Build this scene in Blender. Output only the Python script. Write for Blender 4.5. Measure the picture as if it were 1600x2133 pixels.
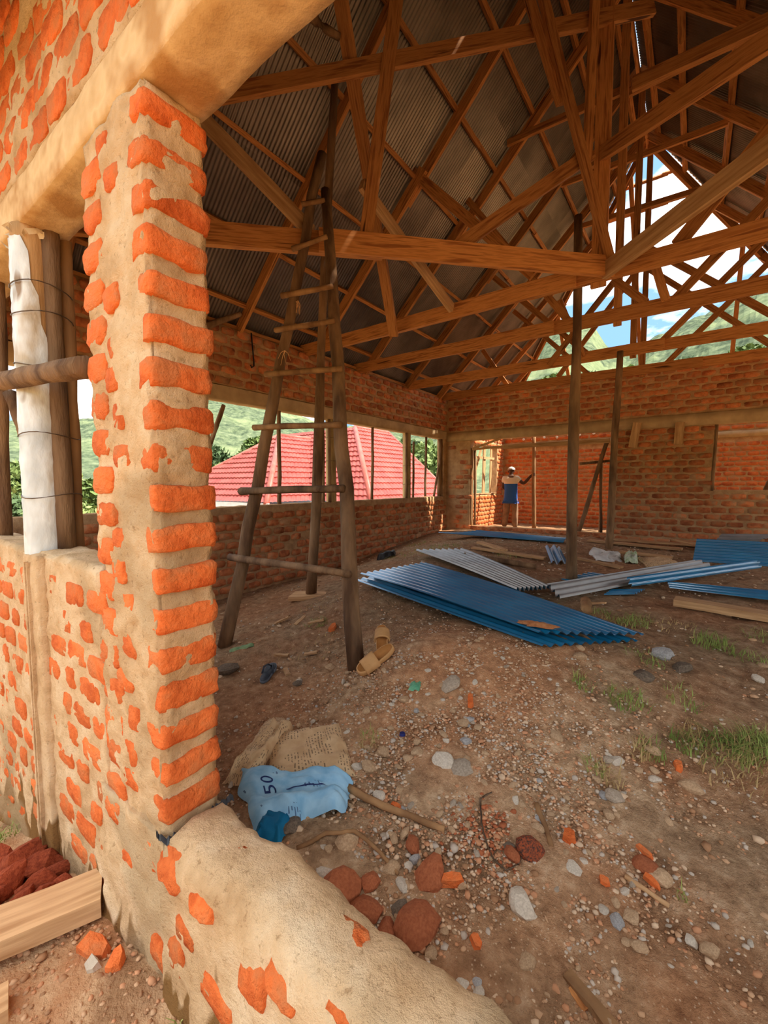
import bpy, bmesh, math, random
import numpy as np
from mathutils import Vector, Matrix

for _o in list(bpy.data.objects):
    bpy.data.objects.remove(_o, do_unlink=True)
SC = bpy.context.scene
COL = SC.collection
random.seed(7)
RNG = np.random.default_rng(7)

# ------------------------------------------------------------------ camera
cam_d = bpy.data.cameras.new('camera')
cam = bpy.data.objects.new('camera', cam_d)
COL.objects.link(cam)
cam_d.sensor_fit = 'HORIZONTAL'
cam_d.sensor_width = 36.0
cam_d.lens = 882.25 / 1600 * 36.0
cam_d.clip_start = 0.05
cam_d.clip_end = 3000
_yaw, _pit, _rol = (math.radians(a) for a in (36.124, -3.763, -0.112))
_f = Vector((-math.sin(_yaw) * math.cos(_pit), math.cos(_yaw) * math.cos(_pit), math.sin(_pit)))
_r = Vector((math.cos(_yaw), math.sin(_yaw), 0))
_u = _r.cross(_f)
_r2 = math.cos(_rol) * _r + math.sin(_rol) * _u
_u2 = -math.sin(_rol) * _r + math.cos(_rol) * _u
cam.matrix_world = Matrix(((_r2.x, _u2.x, -_f.x, 0), (_r2.y, _u2.y, -_f.y, 0), (_r2.z, _u2.z, -_f.z, 1.5), (0, 0, 0, 1)))
SC.camera = cam

# ------------------------------------------------------------------ sky, sun, exposure
SC.view_settings.view_transform = 'Standard'
SC.view_settings.look = 'None'
SC.view_settings.gamma = 1.0
SC.view_settings.use_curve_mapping = False
SC.view_settings.exposure = 1.72
SC.cycles.diffuse_bounces = 4
SC.cycles.glossy_bounces = 3
SC.cycles.max_bounces = 6
SC.cycles.caustics_reflective = False
SC.cycles.caustics_refractive = False
SC.cycles.use_light_tree = False
SC.cycles.adaptive_threshold = 0.03

W = bpy.data.worlds.new('sky')
SC.world = W
W.use_nodes = True
nt = W.node_tree
nt.nodes.clear()
wo = nt.nodes.new('ShaderNodeOutputWorld')
bg = nt.nodes.new('ShaderNodeBackground')
tc = nt.nodes.new('ShaderNodeTexCoord')
mp = nt.nodes.new('ShaderNodeMapping')
mp.inputs['Scale'].default_value = (1.0, 1.0, 2.6)
mp.inputs['Location'].default_value = (7.7, 3.3, 1.3)
nz = nt.nodes.new('ShaderNodeTexNoise')
nz.inputs['Scale'].default_value = 3.2
nz.inputs['Detail'].default_value = 7
nz.inputs['Roughness'].default_value = 0.58
rp = nt.nodes.new('ShaderNodeValToRGB')
rp.color_ramp.elements[0].position = 0.44
rp.color_ramp.elements[0].color = (0.10, 0.185, 0.29, 1)
rp.color_ramp.elements[1].position = 0.60
rp.color_ramp.elements[1].color = (1.0, 0.93, 0.84, 1)
nt.links.new(tc.outputs['Generated'], mp.inputs['Vector'])
nt.links.new(mp.outputs['Vector'], nz.inputs['Vector'])
nt.links.new(nz.outputs['Fac'], rp.inputs['Fac'])
nt.links.new(rp.outputs['Color'], bg.inputs['Color'])
bg.inputs['Strength'].default_value = 1.3
nt.links.new(bg.outputs['Background'], wo.inputs['Surface'])

sun_d = bpy.data.lights.new('sun', 'SUN')
sun_d.energy = 3.2
sun_d.angle = math.radians(0.6)
sun_d.color = (1.0, 0.93, 0.80)
sun = bpy.data.objects.new('sun', sun_d)
COL.objects.link(sun)
sun.location = (20, 6, 30)
sun.rotation_euler = Vector((4, 1.3, 5.2)).to_track_quat('Z', 'Y').to_euler()

# ------------------------------------------------------------------ helpers
def tag(o, label=None, cat=None, group=None, kind=None):
    if label: o['label'] = label
    if cat: o['category'] = cat
    if group: o['group'] = group
    if kind: o['kind'] = kind
    return o

def wmat(o):
    m = o.matrix_parent_inverse @ o.matrix_basis if o.parent else o.matrix_basis
    return wmat(o.parent) @ m if o.parent else m.copy()

def setpar(o, p):
    if p is not None:
        o.parent = p
        o.matrix_parent_inverse = wmat(p).inverted()
    return o

def empty(name, loc, label=None, cat=None, group=None):
    e = bpy.data.objects.new(name, None)
    e.empty_display_size = 0.1
    COL.objects.link(e)
    e.location = loc
    return tag(e, label, cat, group)

def mesh_data(name, verts, faces, mat, smooth=False):
    me = bpy.data.meshes.new(name)
    me.from_pydata([tuple(v) for v in verts], [], faces)
    me.update()
    if mat is not None:
        me.materials.append(mat)
    if smooth:
        me.polygons.foreach_set('use_smooth', [True] * len(me.polygons))
    return me

def obj(name, me, parent=None, mw=None):
    o = bpy.data.objects.new(name, me)
    COL.objects.link(o)
    if mw is not None:
        o.matrix_basis = mw
    return setpar(o, parent)

def mesh(name, verts, faces, mat, parent=None, smooth=False, mw=None):
    return obj(name, mesh_data(name, verts, faces, mat, smooth), parent, mw)

def fnoise(p, s=1.0, o=3):
    from mathutils import noise as N
    return N.fractal(Vector(p) * s, 1.0, 2.0, o)

class NG:
    """tiny node-graph helper"""
    def __init__(self, name):
        self.m = bpy.data.materials.new(name)
        self.m.use_nodes = True
        self.t = self.m.node_tree
        self.b = self.t.nodes['Principled BSDF']
    def n(self, typ, **kw):
        nd = self.t.nodes.new('ShaderNode' + typ)
        for k, v in kw.items():
            key = k.replace('_', ' ')
            if key in nd.inputs: nd.inputs[key].default_value = v
            else: setattr(nd, k, v)
        return nd
    def l(self, a, b): self.t.links.new(a, b)
    def ramp(self, fac, stops):
        r = self.n('ValToRGB')
        e = r.color_ramp.elements
        while len(e) < len(stops): e.new(0.5)
        for i, (p, c) in enumerate(stops):
            e[i].position = p
            e[i].color = (*c, 1) if len(c) == 3 else c
        self.l(fac, r.inputs['Fac'])
        return r.outputs['Color']

def srgb(r, g, b):
    f = lambda c: (c / 255 / 12.92) if c / 255 <= 0.04045 else ((c / 255 + 0.055) / 1.055) ** 2.4
    return (f(r), f(g), f(b))

def M(name, c1, c2, scale=5, rough=0.85, bump=0.3, bscale=40, stretch=None, metal=0.0, rand=0.0, c3=None,
      lo=0.35, hi=0.65, detail=3, spec=0.25, bdist=0.01, spots=None):
    g = NG(name)
    t = g.n('TexCoord')
    vec = t.outputs['Object']
    oi = g.n('ObjectInfo')
    if rand > 0:
        ml = g.n('Math', operation='MULTIPLY'); ml.inputs[1].default_value = 37.0
        g.l(oi.outputs['Random'], ml.inputs[0])
        ad = g.n('VectorMath', operation='ADD')
        g.l(vec, ad.inputs[0]); g.l(ml.outputs[0], ad.inputs[1])
        vec = ad.outputs[0]
    if stretch:
        mpn = g.n('Mapping', Scale=stretch)
        g.l(vec, mpn.inputs['Vector']); vec = mpn.outputs['Vector']
    n1 = g.n('TexNoise', Scale=scale, Detail=detail, Roughness=0.6)
    g.l(vec, n1.inputs['Vector'])
    stops = [(lo, c1), (hi, c2)] if c3 is None else [(lo, c1), ((lo + hi) / 2, c2), (hi, c3)]
    col = g.ramp(n1.outputs['Fac'], stops)
    if spots:
        n3 = g.n('TexNoise', Scale=spots[1], Detail=1, Roughness=0.5)
        g.l(vec, n3.inputs['Vector'])
        fac = g.ramp(n3.outputs['Fac'], [(spots[2], (0, 0, 0)), (spots[2] + 0.06, (1, 1, 1))])
        mx = g.n('Mix', data_type='RGBA')
        g.l(fac, mx.inputs[0]); g.l(col, mx.inputs[6]); mx.inputs[7].default_value = (*spots[0], 1)
        col = mx.outputs[2]
    if rand > 0:
        hs = g.n('HueSaturation')
        mr = g.n('MapRange'); mr.inputs[3].default_value = 1 - rand; mr.inputs[4].default_value = 1 + rand
        g.l(oi.outputs['Random'], mr.inputs[0])
        g.l(mr.outputs[0], hs.inputs['Value']); g.l(col, hs.inputs['Color'])
        col = hs.outputs['Color']
    g.l(col, g.b.inputs['Base Color'])
    g.b.inputs['Roughness'].default_value = rough
    g.b.inputs['Metallic'].default_value = metal
    g.b.inputs['Specular IOR Level'].default_value = spec
    if bump > 0:
        n2 = g.n('TexNoise', Scale=bscale, Detail=3, Roughness=0.65)
        g.l(vec, n2.inputs['Vector'])
        bp = g.n('Bump', Strength=bump, Distance=bdist)
        g.l(n2.outputs['Fac'], bp.inputs['Height'])
        g.l(bp.outputs['Normal'], g.b.inputs['Normal'])
    return g.m

def box_vf(x0, x1, y0, y1, z0, z1):
    v = [(x0, y0, z0), (x1, y0, z0), (x1, y1, z0), (x0, y1, z0), (x0, y0, z1), (x1, y0, z1), (x1, y1, z1), (x0, y1, z1)]
    f = [(0, 3, 2, 1), (4, 5, 6, 7), (0, 1, 5, 4), (1, 2, 6, 5), (2, 3, 7, 6), (3, 0, 4, 7)]
    return v, f

def frame_from(a, b, up=(0, 0, 1)):
    a, b = Vector(a), Vector(b)
    X = (b - a).normalized()
    up = Vector(up)
    if abs(X.dot(up)) > 0.97: up = Vector((1, 0, 0))
    Y = up.cross(X).normalized()
    Z = X.cross(Y)
    return Matrix(((X.x, Y.x, Z.x, a.x), (X.y, Y.y, Z.y, a.y), (X.z, Y.z, Z.z, a.z), (0, 0, 0, 1)))

def timber(name, a, b, w, h, mat, parent=None, up=(0, 0, 1), seg=4, bow=0.008, rough=0.003):
    """sawn timber from a to b; w across, h along 'up'"""
    L = (Vector(b) - Vector(a)).length
    bw = random.uniform(-bow, bow) * L / 3
    bz = random.uniform(-bow, bow) * L / 3
    vs, fs = [], []
    for i in range(seg + 1):
        t = i / seg
        oy = bw * math.sin(math.pi * t); oz = bz * math.sin(math.pi * t)
        for sy, sz in ((-1, -1), (1, -1), (1, 1), (-1, 1)):
            vs.append((L * t, sy * w / 2 + oy + random.uniform(-rough, rough), sz * h / 2 + oz + random.uniform(-rough, rough)))
    for i in range(seg):
        for k in range(4):
            p, q = i * 4 + k, i * 4 + (k + 1) % 4
            fs.append((p, p + 4, q + 4, q))
    fs.append((0, 1, 2, 3)); fs.append((seg * 4 + 3, seg * 4 + 2, seg * 4 + 1, seg * 4))
    return mesh(name, vs, fs, mat, parent, mw=frame_from(a, b, up))

def pole_vf(pts, radii, sides=8, jit=0.08, seed=0):
    rr = random.Random(seed)
    pts = [Vector(p) for p in pts]
    vs, fs = [], []
    n = len(pts)
    for i, p in enumerate(pts):
        d = (pts[min(i + 1, n - 1)] - pts[max(i - 1, 0)]).normalized()
        ref = Vector((0, 1, 0)) if abs(d.y) < 0.9 else Vector((1, 0, 0))
        X = d.cross(ref).normalized(); Y = d.cross(X)
        for k in range(sides):
            a = 2 * math.pi * k / sides
            r = radii[i] * (1 + rr.uniform(-jit, jit))
            vs.append(p + (X * math.cos(a) + Y * math.sin(a)) * r)
    for i in range(n - 1):
        for k in range(sides):
            p, q = i * sides + k, i * sides + (k + 1) % sides
            fs.append((p, q, q + sides, p + sides))
    fs.append(tuple(range(sides - 1, -1, -1)))
    fs.append(tuple(range((n - 1) * sides, n * sides)))
    return vs, fs

def pole(name, a, b, r0, r1, mat, parent=None, seg=8, bend=0.02, sides=8, seed=None, loc=None, jit=0.08):
    seed = random.randint(0, 99999) if seed is None else seed
    rr = random.Random(seed)
    a, b = Vector(a), Vector(b)
    L = (b - a).length
    d = (b - a).normalized()
    ref = Vector((0, 1, 0)) if abs(d.y) < 0.9 else Vector((1, 0, 0))
    X = d.cross(ref).normalized(); Y = d.cross(X)
    p1, p2 = rr.uniform(0, 6.3), rr.uniform(0, 6.3)
    pts, rad = [], []
    for i in range(seg + 1):
        t = i / seg
        w = math.sin(math.pi * t)
        off = X * (math.sin(p1 + 5 * t) * bend * L * 0.3 * w) + Y * (math.sin(p2 + 4 * t) * bend * L * 0.3 * w)
        pts.append(a + (b - a) * t + off)
        rad.append((r0 + (r1 - r0) * t) * (1 + rr.uniform(-0.07, 0.07)))
    origin = Vector(loc) if loc is not None else a
    vs, fs = pole_vf([p - origin for p in pts], rad, sides, jit, seed)
    return mesh(name, vs, fs, mat, parent, smooth=True, mw=Matrix.Translation(origin))

# ------------------------------------------------------------------ ground height
_GC = np.array([
    (-1.2, .9, .12), (-.5, .9, .03), (.3, 1., .0), (1.5, 1., .0), (2.8, 1.2, .0), (-1.4, 1.35, .12), (-.6, 1.5, .12), (.2, 1.6, .05), (1.0, 1.6, .05),
    (-1.9, 2.2, .22), (-1.6, 2.3, .38), (-1.0, 2.3, .42), (-.75, 2.75, .47), (-2.6, 3.2, .40), (-.25, 3.3, .40), (.3, 2.4, .18), (.6, 3.2, .30),
    (1.5, 3.0, .30), (2.9, 3., .3), (-3., 4.5, .46), (-1.1, 5.1, .40), (0, 5., .40), (1.5, 5., .40), (2.9, 5., .4), (-1.1, 7.6, .45), (-3., 7.5, .48), (-4., 9., .42),
    (1., 8., .42), (2.9, 8., .42), (-4.95, 9.3, .36), (-4.95, 3.5, .0), (-4.95, 5.4, .0), (-4.95, 7.3, .22), (-3.3, 2.2, .10), (-3.5, 3.4, .2), (-4.2, 1.5, -.05),
    (-4.95, 1., -.05), (-2.4, 1., .06), (-3.2, .9, .0), (-4., 4., .2), (-4., 6., .35), (-4., 11., .27), (-3., 11.6, .27), (-4.5, 13.2, .25), (0, 11.5, .27), (-2., 13., .25),
    (2.8, 12., .27), (-1.0, 1.9, .27), (-.3, 2.1, .20), (-1.3, 2.9, .44), (-1.5, 3.4, .43), (-1.2, 3.8, .43), (-2.2, 3.2, .40)])
def _gk(r): return np.sqrt(r * r + 0.15)
_gd = np.hypot(_GC[:, None, 0] - _GC[None, :, 0], _GC[:, None, 1] - _GC[None, :, 1])
_gw = np.linalg.solve(_gk(_gd) + 1e-3 * np.eye(len(_GC)), _GC[:, 2] - 0.2)
def ground_z(x, y):
    """floor of bare earth inside the building"""
    x = np.asarray(x, float); y = np.asarray(y, float)
    d = np.hypot(x[..., None] - _GC[:, 0], y[..., None] - _GC[:, 1])
    return 0.2 + _gk(d) @ _gw
def outside_z(x, y):
    """yard in front of the building: falls away past the pillar"""
    x = np.asarray(x, float)
    s = np.clip(-1.3 - x, 0, 20)
    return -0.03 - 0.10 * s - 0.11 * s * s / (1 + 0.25 * s)
# GROUND-END
# ------------------------------------------------------------------ materials
m_brick = M('fired_brick', srgb(198, 90, 38), srgb(224, 114, 56), 9, 0.9, 0.8, 48, rand=0.14, bdist=0.014, c3=srgb(204, 118, 68))
m_brick_in = M('rough_brick', srgb(160, 88, 54), srgb(200, 120, 74), 6, 0.92, 0.6, 45, rand=0.30, bdist=0.015, c3=srgb(178, 134, 96))
m_brick_stuff = M('rough_brick_courses', srgb(170, 84, 46), srgb(214, 116, 62), 4.5, 0.92, 0.6, 45, bdist=0.015, c3=srgb(184, 120, 78))
m_concrete = M('lintel_concrete', srgb(204, 162, 112), srgb(228, 192, 144), 4, 0.9, 0.5, 38, c3=srgb(190, 142, 90), bdist=0.01)
m_concrete_in = M('inner_concrete', srgb(176, 146, 108), srgb(206, 174, 132), 3, 0.9, 0.35, 30)
m_wood = M('sawn_timber', srgb(150, 90, 48), srgb(208, 142, 82), 2.2, 0.72, 0.25, 9, stretch=(1.0, 16, 16), rand=0.2, c3=srgb(178, 114, 62), spots=(srgb(90, 50, 26), 1.6, 0.71), bdist=0.004)
m_wood_pale = M('pale_plank', srgb(170, 126, 84), srgb(208, 166, 120), 2.2, 0.8, 0.25, 9, stretch=(1.0, 14, 14), rand=0.15, bdist=0.004)
m_bark = M('rough_pole_bark', srgb(92, 66, 46), srgb(150, 116, 84), 7, 0.9, 0.7, 26, stretch=(1, 1, 0.25), rand=0.2, bdist=0.02)
m_bark_pale = M('peeled_pole', srgb(120, 84, 54), srgb(170, 128, 86), 6, 0.85, 0.5, 26, stretch=(1, 1, 0.25), rand=0.15, bdist=0.012)

def mortar_material(name, c1, c2, c3, stain):
    g = NG(name)
    t = g.n('TexCoord'); vec = t.outputs['Object']
    n1 = g.n('TexNoise', Scale=6.0, Detail=3, Roughness=0.65); g.l(vec, n1.inputs['Vector'])
    col = g.ramp(n1.outputs['Fac'], [(0.32, c1), (0.5, c2), (0.68, c3)])
    if stain:
        # damp streaks soaked up from the soil, with a ragged edge
        sp = g.n('SeparateXYZ'); g.l(vec, sp.inputs[0])
        mpn = g.n('Mapping', Scale=(9, 9, 2.0)); g.l(vec, mpn.inputs['Vector'])
        n3 = g.n('TexNoise', Scale=1.0, Detail=2); g.l(mpn.outputs['Vector'], n3.inputs['Vector'])
        mu = g.n('Math', operation='MULTIPLY_ADD'); mu.inputs[1].default_value = 0.10; 
        g.l(sp.outputs['X'], mu.inputs[0]); mu.inputs[2].default_value = 0.30
        su = g.n('Math', operation='SUBTRACT'); g.l(mu.outputs[0], su.inputs[0]); g.l(sp.outputs['Z'], su.inputs[1])
        ad = g.n('Math', operation='ADD'); g.l(n3.outputs['Fac'], ad.inputs[0])
        s2 = g.n('Math', operation='MULTIPLY'); s2.inputs[1].default_value = 1.3; g.l(su.outputs[0], s2.inputs[0]); g.l(s2.outputs[0], ad.inputs[1])
        fac = g.ramp(ad.outputs[0], [(0.66, (0, 0, 0)), (0.70, (1, 1, 1))])
        mx = g.n('Mix', data_type='RGBA'); g.l(fac, mx.inputs[0]); g.l(col, mx.inputs[6]); mx.inputs[7].default_value = (*srgb(140, 100, 56), 1)
        col = mx.outputs[2]
        # grey cement wash
        n4 = g.n('TexNoise', Scale=2.3, Detail=1); g.l(vec, n4.inputs['Vector'])
        f4 = g.ramp(n4.outputs['Fac'], [(0.57, (0, 0, 0)), (0.66, (0.7, 0.7, 0.7))])
        mx2 = g.n('Mix', data_type='RGBA'); g.l(f4, mx2.inputs[0]); g.l(col, mx2.inputs[6]); mx2.inputs[7].default_value = (*srgb(186, 156, 118), 1)
        col = mx2.outputs[2]
    g.l(col, g.b.inputs['Base Color'])
    g.b.inputs['Roughness'].default_value = 0.95
    g.b.inputs['Specular IOR Level'].default_value = 0.15
    n2 = g.n('TexNoise', Scale=42.0, Detail=5, Roughness=0.78); g.l(vec, n2.inputs['Vector'])
    bp = g.n('Bump', Strength=0.9, Distance=0.016); g.l(n2.outputs['Fac'], bp.inputs['Height'])
    g.l(bp.outputs['Normal'], g.b.inputs['Normal'])
    cavity_shade = g.ramp(n2.outputs['Fac'], [(0.32, (0.66, 0.60, 0.54)), (0.43, (1, 1, 1))])  # low spots of the bump darkened: cavity shade put into the colour
    mp_ = g.n('Mix', data_type='RGBA', blend_type='MULTIPLY'); mp_.inputs[0].default_value = 1
    g.l(col, mp_.inputs[6]); g.l(cavity_shade, mp_.inputs[7]); g.l(mp_.outputs[2], g.b.inputs['Base Color'])
    return g.m
m_mortar = mortar_material('sandy_mortar', srgb(200, 160, 116), srgb(224, 186, 142), srgb(236, 204, 164), True)
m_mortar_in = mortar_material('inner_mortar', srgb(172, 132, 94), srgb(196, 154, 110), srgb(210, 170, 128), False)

# ------------------------------------------------------------------ brick shapes
def brick_me(name, w, h, d, mat, n=12, power=5.0, jit=0.05, seed=0, dome=0.006, proud=1.0):
    """irregular rounded brick: local x along the wall, z up, front towards -y, d deep"""
    rr = random.Random(seed)
    ring = []
    for k in range(n):
        a = 2 * math.pi * (k + 0.5) / n
        c, s = math.cos(a), math.sin(a)
        r = (abs(c) ** power + abs(s) ** power) ** (-1 / power)
        j = 1 + rr.uniform(-jit, jit)
        ring.append((c * r * w / 2 * j, s * r * h / 2 * (1 + rr.uniform(-jit, jit))))
    vs = [(x, d, z) for x, z in ring] + [(x, dome, z) for x, z in ring] + [(x * 0.95, -dome * 0.5 + rr.uniform(-.002, .002), z * 0.90) for x, z in ring]
    vs.append((rr.uniform(-.02, .02) * w, -dome * 0.9, 0))
    fs = []
    for L in range(2):
        for k in range(n):
            p, q = L * n + k, L * n + (k + 1) % n
            fs.append((p, q, q + n, p + n))
    c = 3 * n
    for k in range(n):
        fs.append((2 * n + k, 2 * n + (k + 1) % n, c))
    return mesh_data(name, vs, fs, mat, smooth=True)

def place_bricks(wall, items, variants, axis):
    """items: (x, y, z, tilt); axis: rotation about z of the face (front of the brick is local -y)"""
    out = []
    for it in items:
        o = bpy.data.objects.new('brick', random.choice(variants))
        COL.objects.link(o)
        o.location = it[:3]
        o.rotation_euler = (0, random.uniform(-.03, .03) if len(it) < 4 else it[3], axis)
        o.scale = (random.uniform(.92, 1.06), 1, random.uniform(.9, 1.06))
        o.parent = wall
        out.append(o)
    return out

def join_bricks(name, wall, items, variants, axis, mat):
    V, F = [], []
    ca, sa = math.cos(axis), math.sin(axis)
    base = [([v.co.copy() for v in me.vertices], [tuple(p.vertices) for p in me.polygons]) for me in variants]
    for it in items:
        vv, ff = random.choice(base)
        k = len(V)
        sx, sz = random.uniform(.9, 1.06), random.uniform(.88, 1.06)
        for c in vv:
            V.append((it[0] + c.x * sx * ca - c.y * sa, it[1] + c.x * sx * sa + c.y * ca, it[2] + c.z * sz))
        F += [tuple(i + k for i in f) for f in ff]
    o = mesh(name, V, F, mat, wall, smooth=True)
    o['kind'] = 'stuff'
    return o

def courses(u0, u1, z0, z1, pitch, course, holes=(), off=0.0, ju=0.012, jz=0.006):
    """centres of the bricks of a running-bond face: list of (u, z)"""
    res = []
    row = 0
    z = z0 + course / 2
    while z < z1 - course * 0.3:
        u = u0 + pitch / 2 + (pitch / 2 if row % 2 else 0) + off
        while u < u1:
            if not any(a - .07 < u < b + .07 and c - .04 < z < d + .04 for a, b, c, d in holes):
                res.append((u + random.uniform(-ju, ju), z + random.uniform(-jz, jz)))
            u += pitch
        z += course
        row += 1
    return res

def grid_box(name, x0, x1, y0, y1, z0, z1, step, amp, mat, sides='xXyYzZ', nscale=9.0, kind='structure', label=None):
    """box whose faces are finely divided and roughened with noise"""
    from mathutils import noise as N
    V, F, key = [], [], {}
    def vid(p):
        k = (round(p[0], 5), round(p[1], 5), round(p[2], 5))
        if k not in key:
            key[k] = len(V)
            q = Vector(p)
            n = Vector(((-1 if p[0] == x0 else 1 if p[0] == x1 else 0), (-1 if p[1] == y0 else 1 if p[1] == y1 else 0), (-1 if p[2] == z0 else 1 if p[2] == z1 else 0)))
            a = amp * (N.fractal(q * nscale, 1.0, 2.0, 4) * 0.9 + 0.5 * N.noise(q * nscale * 0.3))
            e = sum(1 for c in n if c != 0)
            if e > 1: a -= amp * 1.2
            V.append(q + n.normalized() * a)
        return key[k]
    def lin(a, b):
        n = max(1, int(round((b - a) / step)))
        return [a + (b - a) * i / n if i < n else b for i in range(n + 1)]
    X, Y, Z = lin(x0, x1), lin(y0, y1), lin(z0, z1)
    def quad(A, B, fn, flip):
        for i in range(len(A) - 1):
            for j in range(len(B) - 1):
                q = [fn(A[i], B[j]), fn(A[i + 1], B[j]), fn(A[i + 1], B[j + 1]), fn(A[i], B[j + 1])]
                if flip: q.reverse()
                F.append(tuple(vid(p) for p in q))
    if 'y' in sides: quad(X, Z, lambda a, b: (a, y0, b), False)
    if 'Y' in sides: quad(X, Z, lambda a, b: (a, y1, b), True)
    if 'x' in sides: quad(Y, Z, lambda a, b: (x0, a, b), True)
    if 'X' in sides: quad(Y, Z, lambda a, b: (x1, a, b), False)
    if 'z' in sides: quad(X, Y, lambda a, b: (a, b, z0), True)
    if 'Z' in sides: quad(X, Y, lambda a, b: (a, b, z1), False)
    o = mesh(name, V, F, mat, smooth=True)
    return tag(o, label, None, None, kind)

def rough_box(name, x0, x1, y0, y1, z0, z1, mat, label=None, parent=None):
    v, f = box_vf(x0, x1, y0, y1, z0, z1)
    o = mesh(name, v, f, mat, parent)
    if parent is None: tag(o, label, None, None, 'structure')
    return o

YO, YI = 0.597, 0.778            # outer and inner face of the front wall
XL = -5.0                        # inner face of the long side wall
YB = 9.5                         # near face of the partition
ZT = 3.57                        # top of the masonry

# ------------------------------------------------------------------ ground
def heightfield(name, xs, ys, zf, amp, ns, mat, label):
    from mathutils import noise as N
    XX, YY = np.meshgrid(xs, ys)
    ZZ = zf(XX, YY)
    V = []
    for j in range(len(ys)):
        for i in range(len(xs)):
            p = Vector((XX[j, i], YY[j, i], 0))
            dz = amp * (N.fractal(p * ns, 0.9, 2.0, 6)) + amp * 0.6 * N.noise(p * 1.3)
            V.append((p.x, p.y, float(ZZ[j, i]) + dz))
    nx = len(xs)
    F = [(j * nx + i, j * nx + i + 1, (j + 1) * nx + i + 1, (j + 1) * nx + i) for j in range(len(ys) - 1) for i in range(nx - 1)]
    o = mesh(name, V, F, mat, smooth=True)
    return tag(o, label, None, None, 'structure')

def earth_material(name):
    g = NG(name)
    t = g.n('TexCoord'); vec = t.outputs['Object']
    n1 = g.n('TexNoise', Scale=1.1, Detail=4, Roughness=0.62); g.l(vec, n1.inputs['Vector'])
    n2 = g.n('TexNoise', Scale=14.0, Detail=4, Roughness=0.7); g.l(vec, n2.inputs['Vector'])
    c1 = g.ramp(n2.outputs['Fac'], [(0.3, srgb(134, 102, 74)), (0.52, srgb(184, 148, 112)), (0.72, srgb(216, 184, 148))])
    c2 = g.ramp(n2.outputs['Fac'], [(0.3, srgb(144, 98, 66)), (0.55, srgb(190, 138, 98)), (0.75, srgb(218, 174, 134))])
    f = g.ramp(n1.outputs['Fac'], [(0.42, (0, 0, 0)), (0.60, (1, 1, 1))])
    mx = g.n('Mix', data_type='RGBA'); g.l(f, mx.inputs[0]); g.l(c1, mx.inputs[6]); g.l(c2, mx.inputs[7])
    # the tipped gravel heap is paler than the soil round it
    sub = g.n('VectorMath', operation='SUBTRACT'); sub.inputs[1].default_value = (-1.0, 1.95, .3); g.l(vec, sub.inputs[0])
    scl = g.n('VectorMath', operation='MULTIPLY'); scl.inputs[1].default_value = (.72, .80, 0); g.l(sub.outputs[0], scl.inputs[0])
    ln = g.n('VectorMath', operation='LENGTH'); g.l(scl.outputs[0], ln.inputs[0])
    nn_ = g.n('TexNoise', Scale=2.6, Detail=3); g.l(vec, nn_.inputs['Vector'])
    dd = g.n('Math', operation='MULTIPLY_ADD'); dd.inputs[1].default_value = 1.3; g.l(nn_.outputs['Fac'], dd.inputs[0]); g.l(ln.outputs['Value'], dd.inputs[2])
    mrs = g.n('MapRange'); mrs.inputs[1].default_value = 1.0; mrs.inputs[2].default_value = 1.75; mrs.inputs[3].default_value = 1.12; mrs.inputs[4].default_value = .74
    g.l(dd.outputs[0], mrs.inputs[0])
    vm = g.n('VectorMath', operation='SCALE'); g.l(mx.outputs[2], vm.inputs[0]); g.l(mrs.outputs[0], vm.inputs['Scale'])
    # small embedded grit
    vo = g.n('TexVoronoi', Scale=70.0); g.l(vec, vo.inputs['Vector'])
    vr = g.ramp(vo.outputs['Distance'], [(0.10, (1, 1, 1)), (0.24, (0, 0, 0))])
    n5 = g.n('TexNoise', Scale=2.2, Detail=3); g.l(vec, n5.inputs['Vector'])
    f5 = g.ramp(n5.outputs['Fac'], [(0.42, (0, 0, 0)), (0.58, (0.75, 0.75, 0.75))])
    mm = g.n('Mix', data_type='RGBA', blend_type='MULTIPLY'); mm.inputs[0].default_value = 1; g.l(vr, mm.inputs[6]); g.l(f5, mm.inputs[7])
    mx2 = g.n('Mix', data_type='RGBA'); g.l(mm.outputs[2], mx2.inputs[0]); g.l(vm.outputs[0], mx2.inputs[6]); mx2.inputs[7].default_value = (*srgb(222, 192, 158), 1)
    g.l(mx2.outputs[2], g.b.inputs['Base Color'])
    g.b.inputs['Roughness'].default_value = 0.95
    g.b.inputs['Specular IOR Level'].default_value = 0.15
    n3 = g.n('TexNoise', Scale=45.0, Detail=4, Roughness=0.75); g.l(vec, n3.inputs['Vector'])
    bp = g.n('Bump', Strength=0.9, Distance=0.02); g.l(n3.outputs['Fac'], bp.inputs['Height'])
    g.l(bp.outputs['Normal'], g.b.inputs['Normal'])
    return g.m
m_earth = earth_material('bare_earth')
m_yard = M('yard_soil', srgb(150, 112, 78), srgb(196, 156, 116), 3, 0.95, 0.8, 40, c3=srgb(172, 120, 80), bdist=0.02)

floor = heightfield('floor', np.concatenate([np.arange(-5.05, -2.6, .05), np.arange(-2.6, .9, .03), np.arange(.9, 3.3, .1)]),
                    np.concatenate([np.arange(.74, 3.6, .03), np.arange(3.6, 9.6, .06), np.arange(9.6, 13.6, .12)]),
                    ground_z, 0.022, 4.0, m_earth, 'bare brown earth floor with gravel inside the unfinished building')
yard_in = heightfield('ground_front', np.arange(-5.2, 3.2, .05), np.concatenate([np.arange(-2.4, -.2, .15), np.arange(-.2, .66, .03)]),
                      outside_z, 0.02, 5.0, m_yard, 'bare earth in front of the building')
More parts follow.
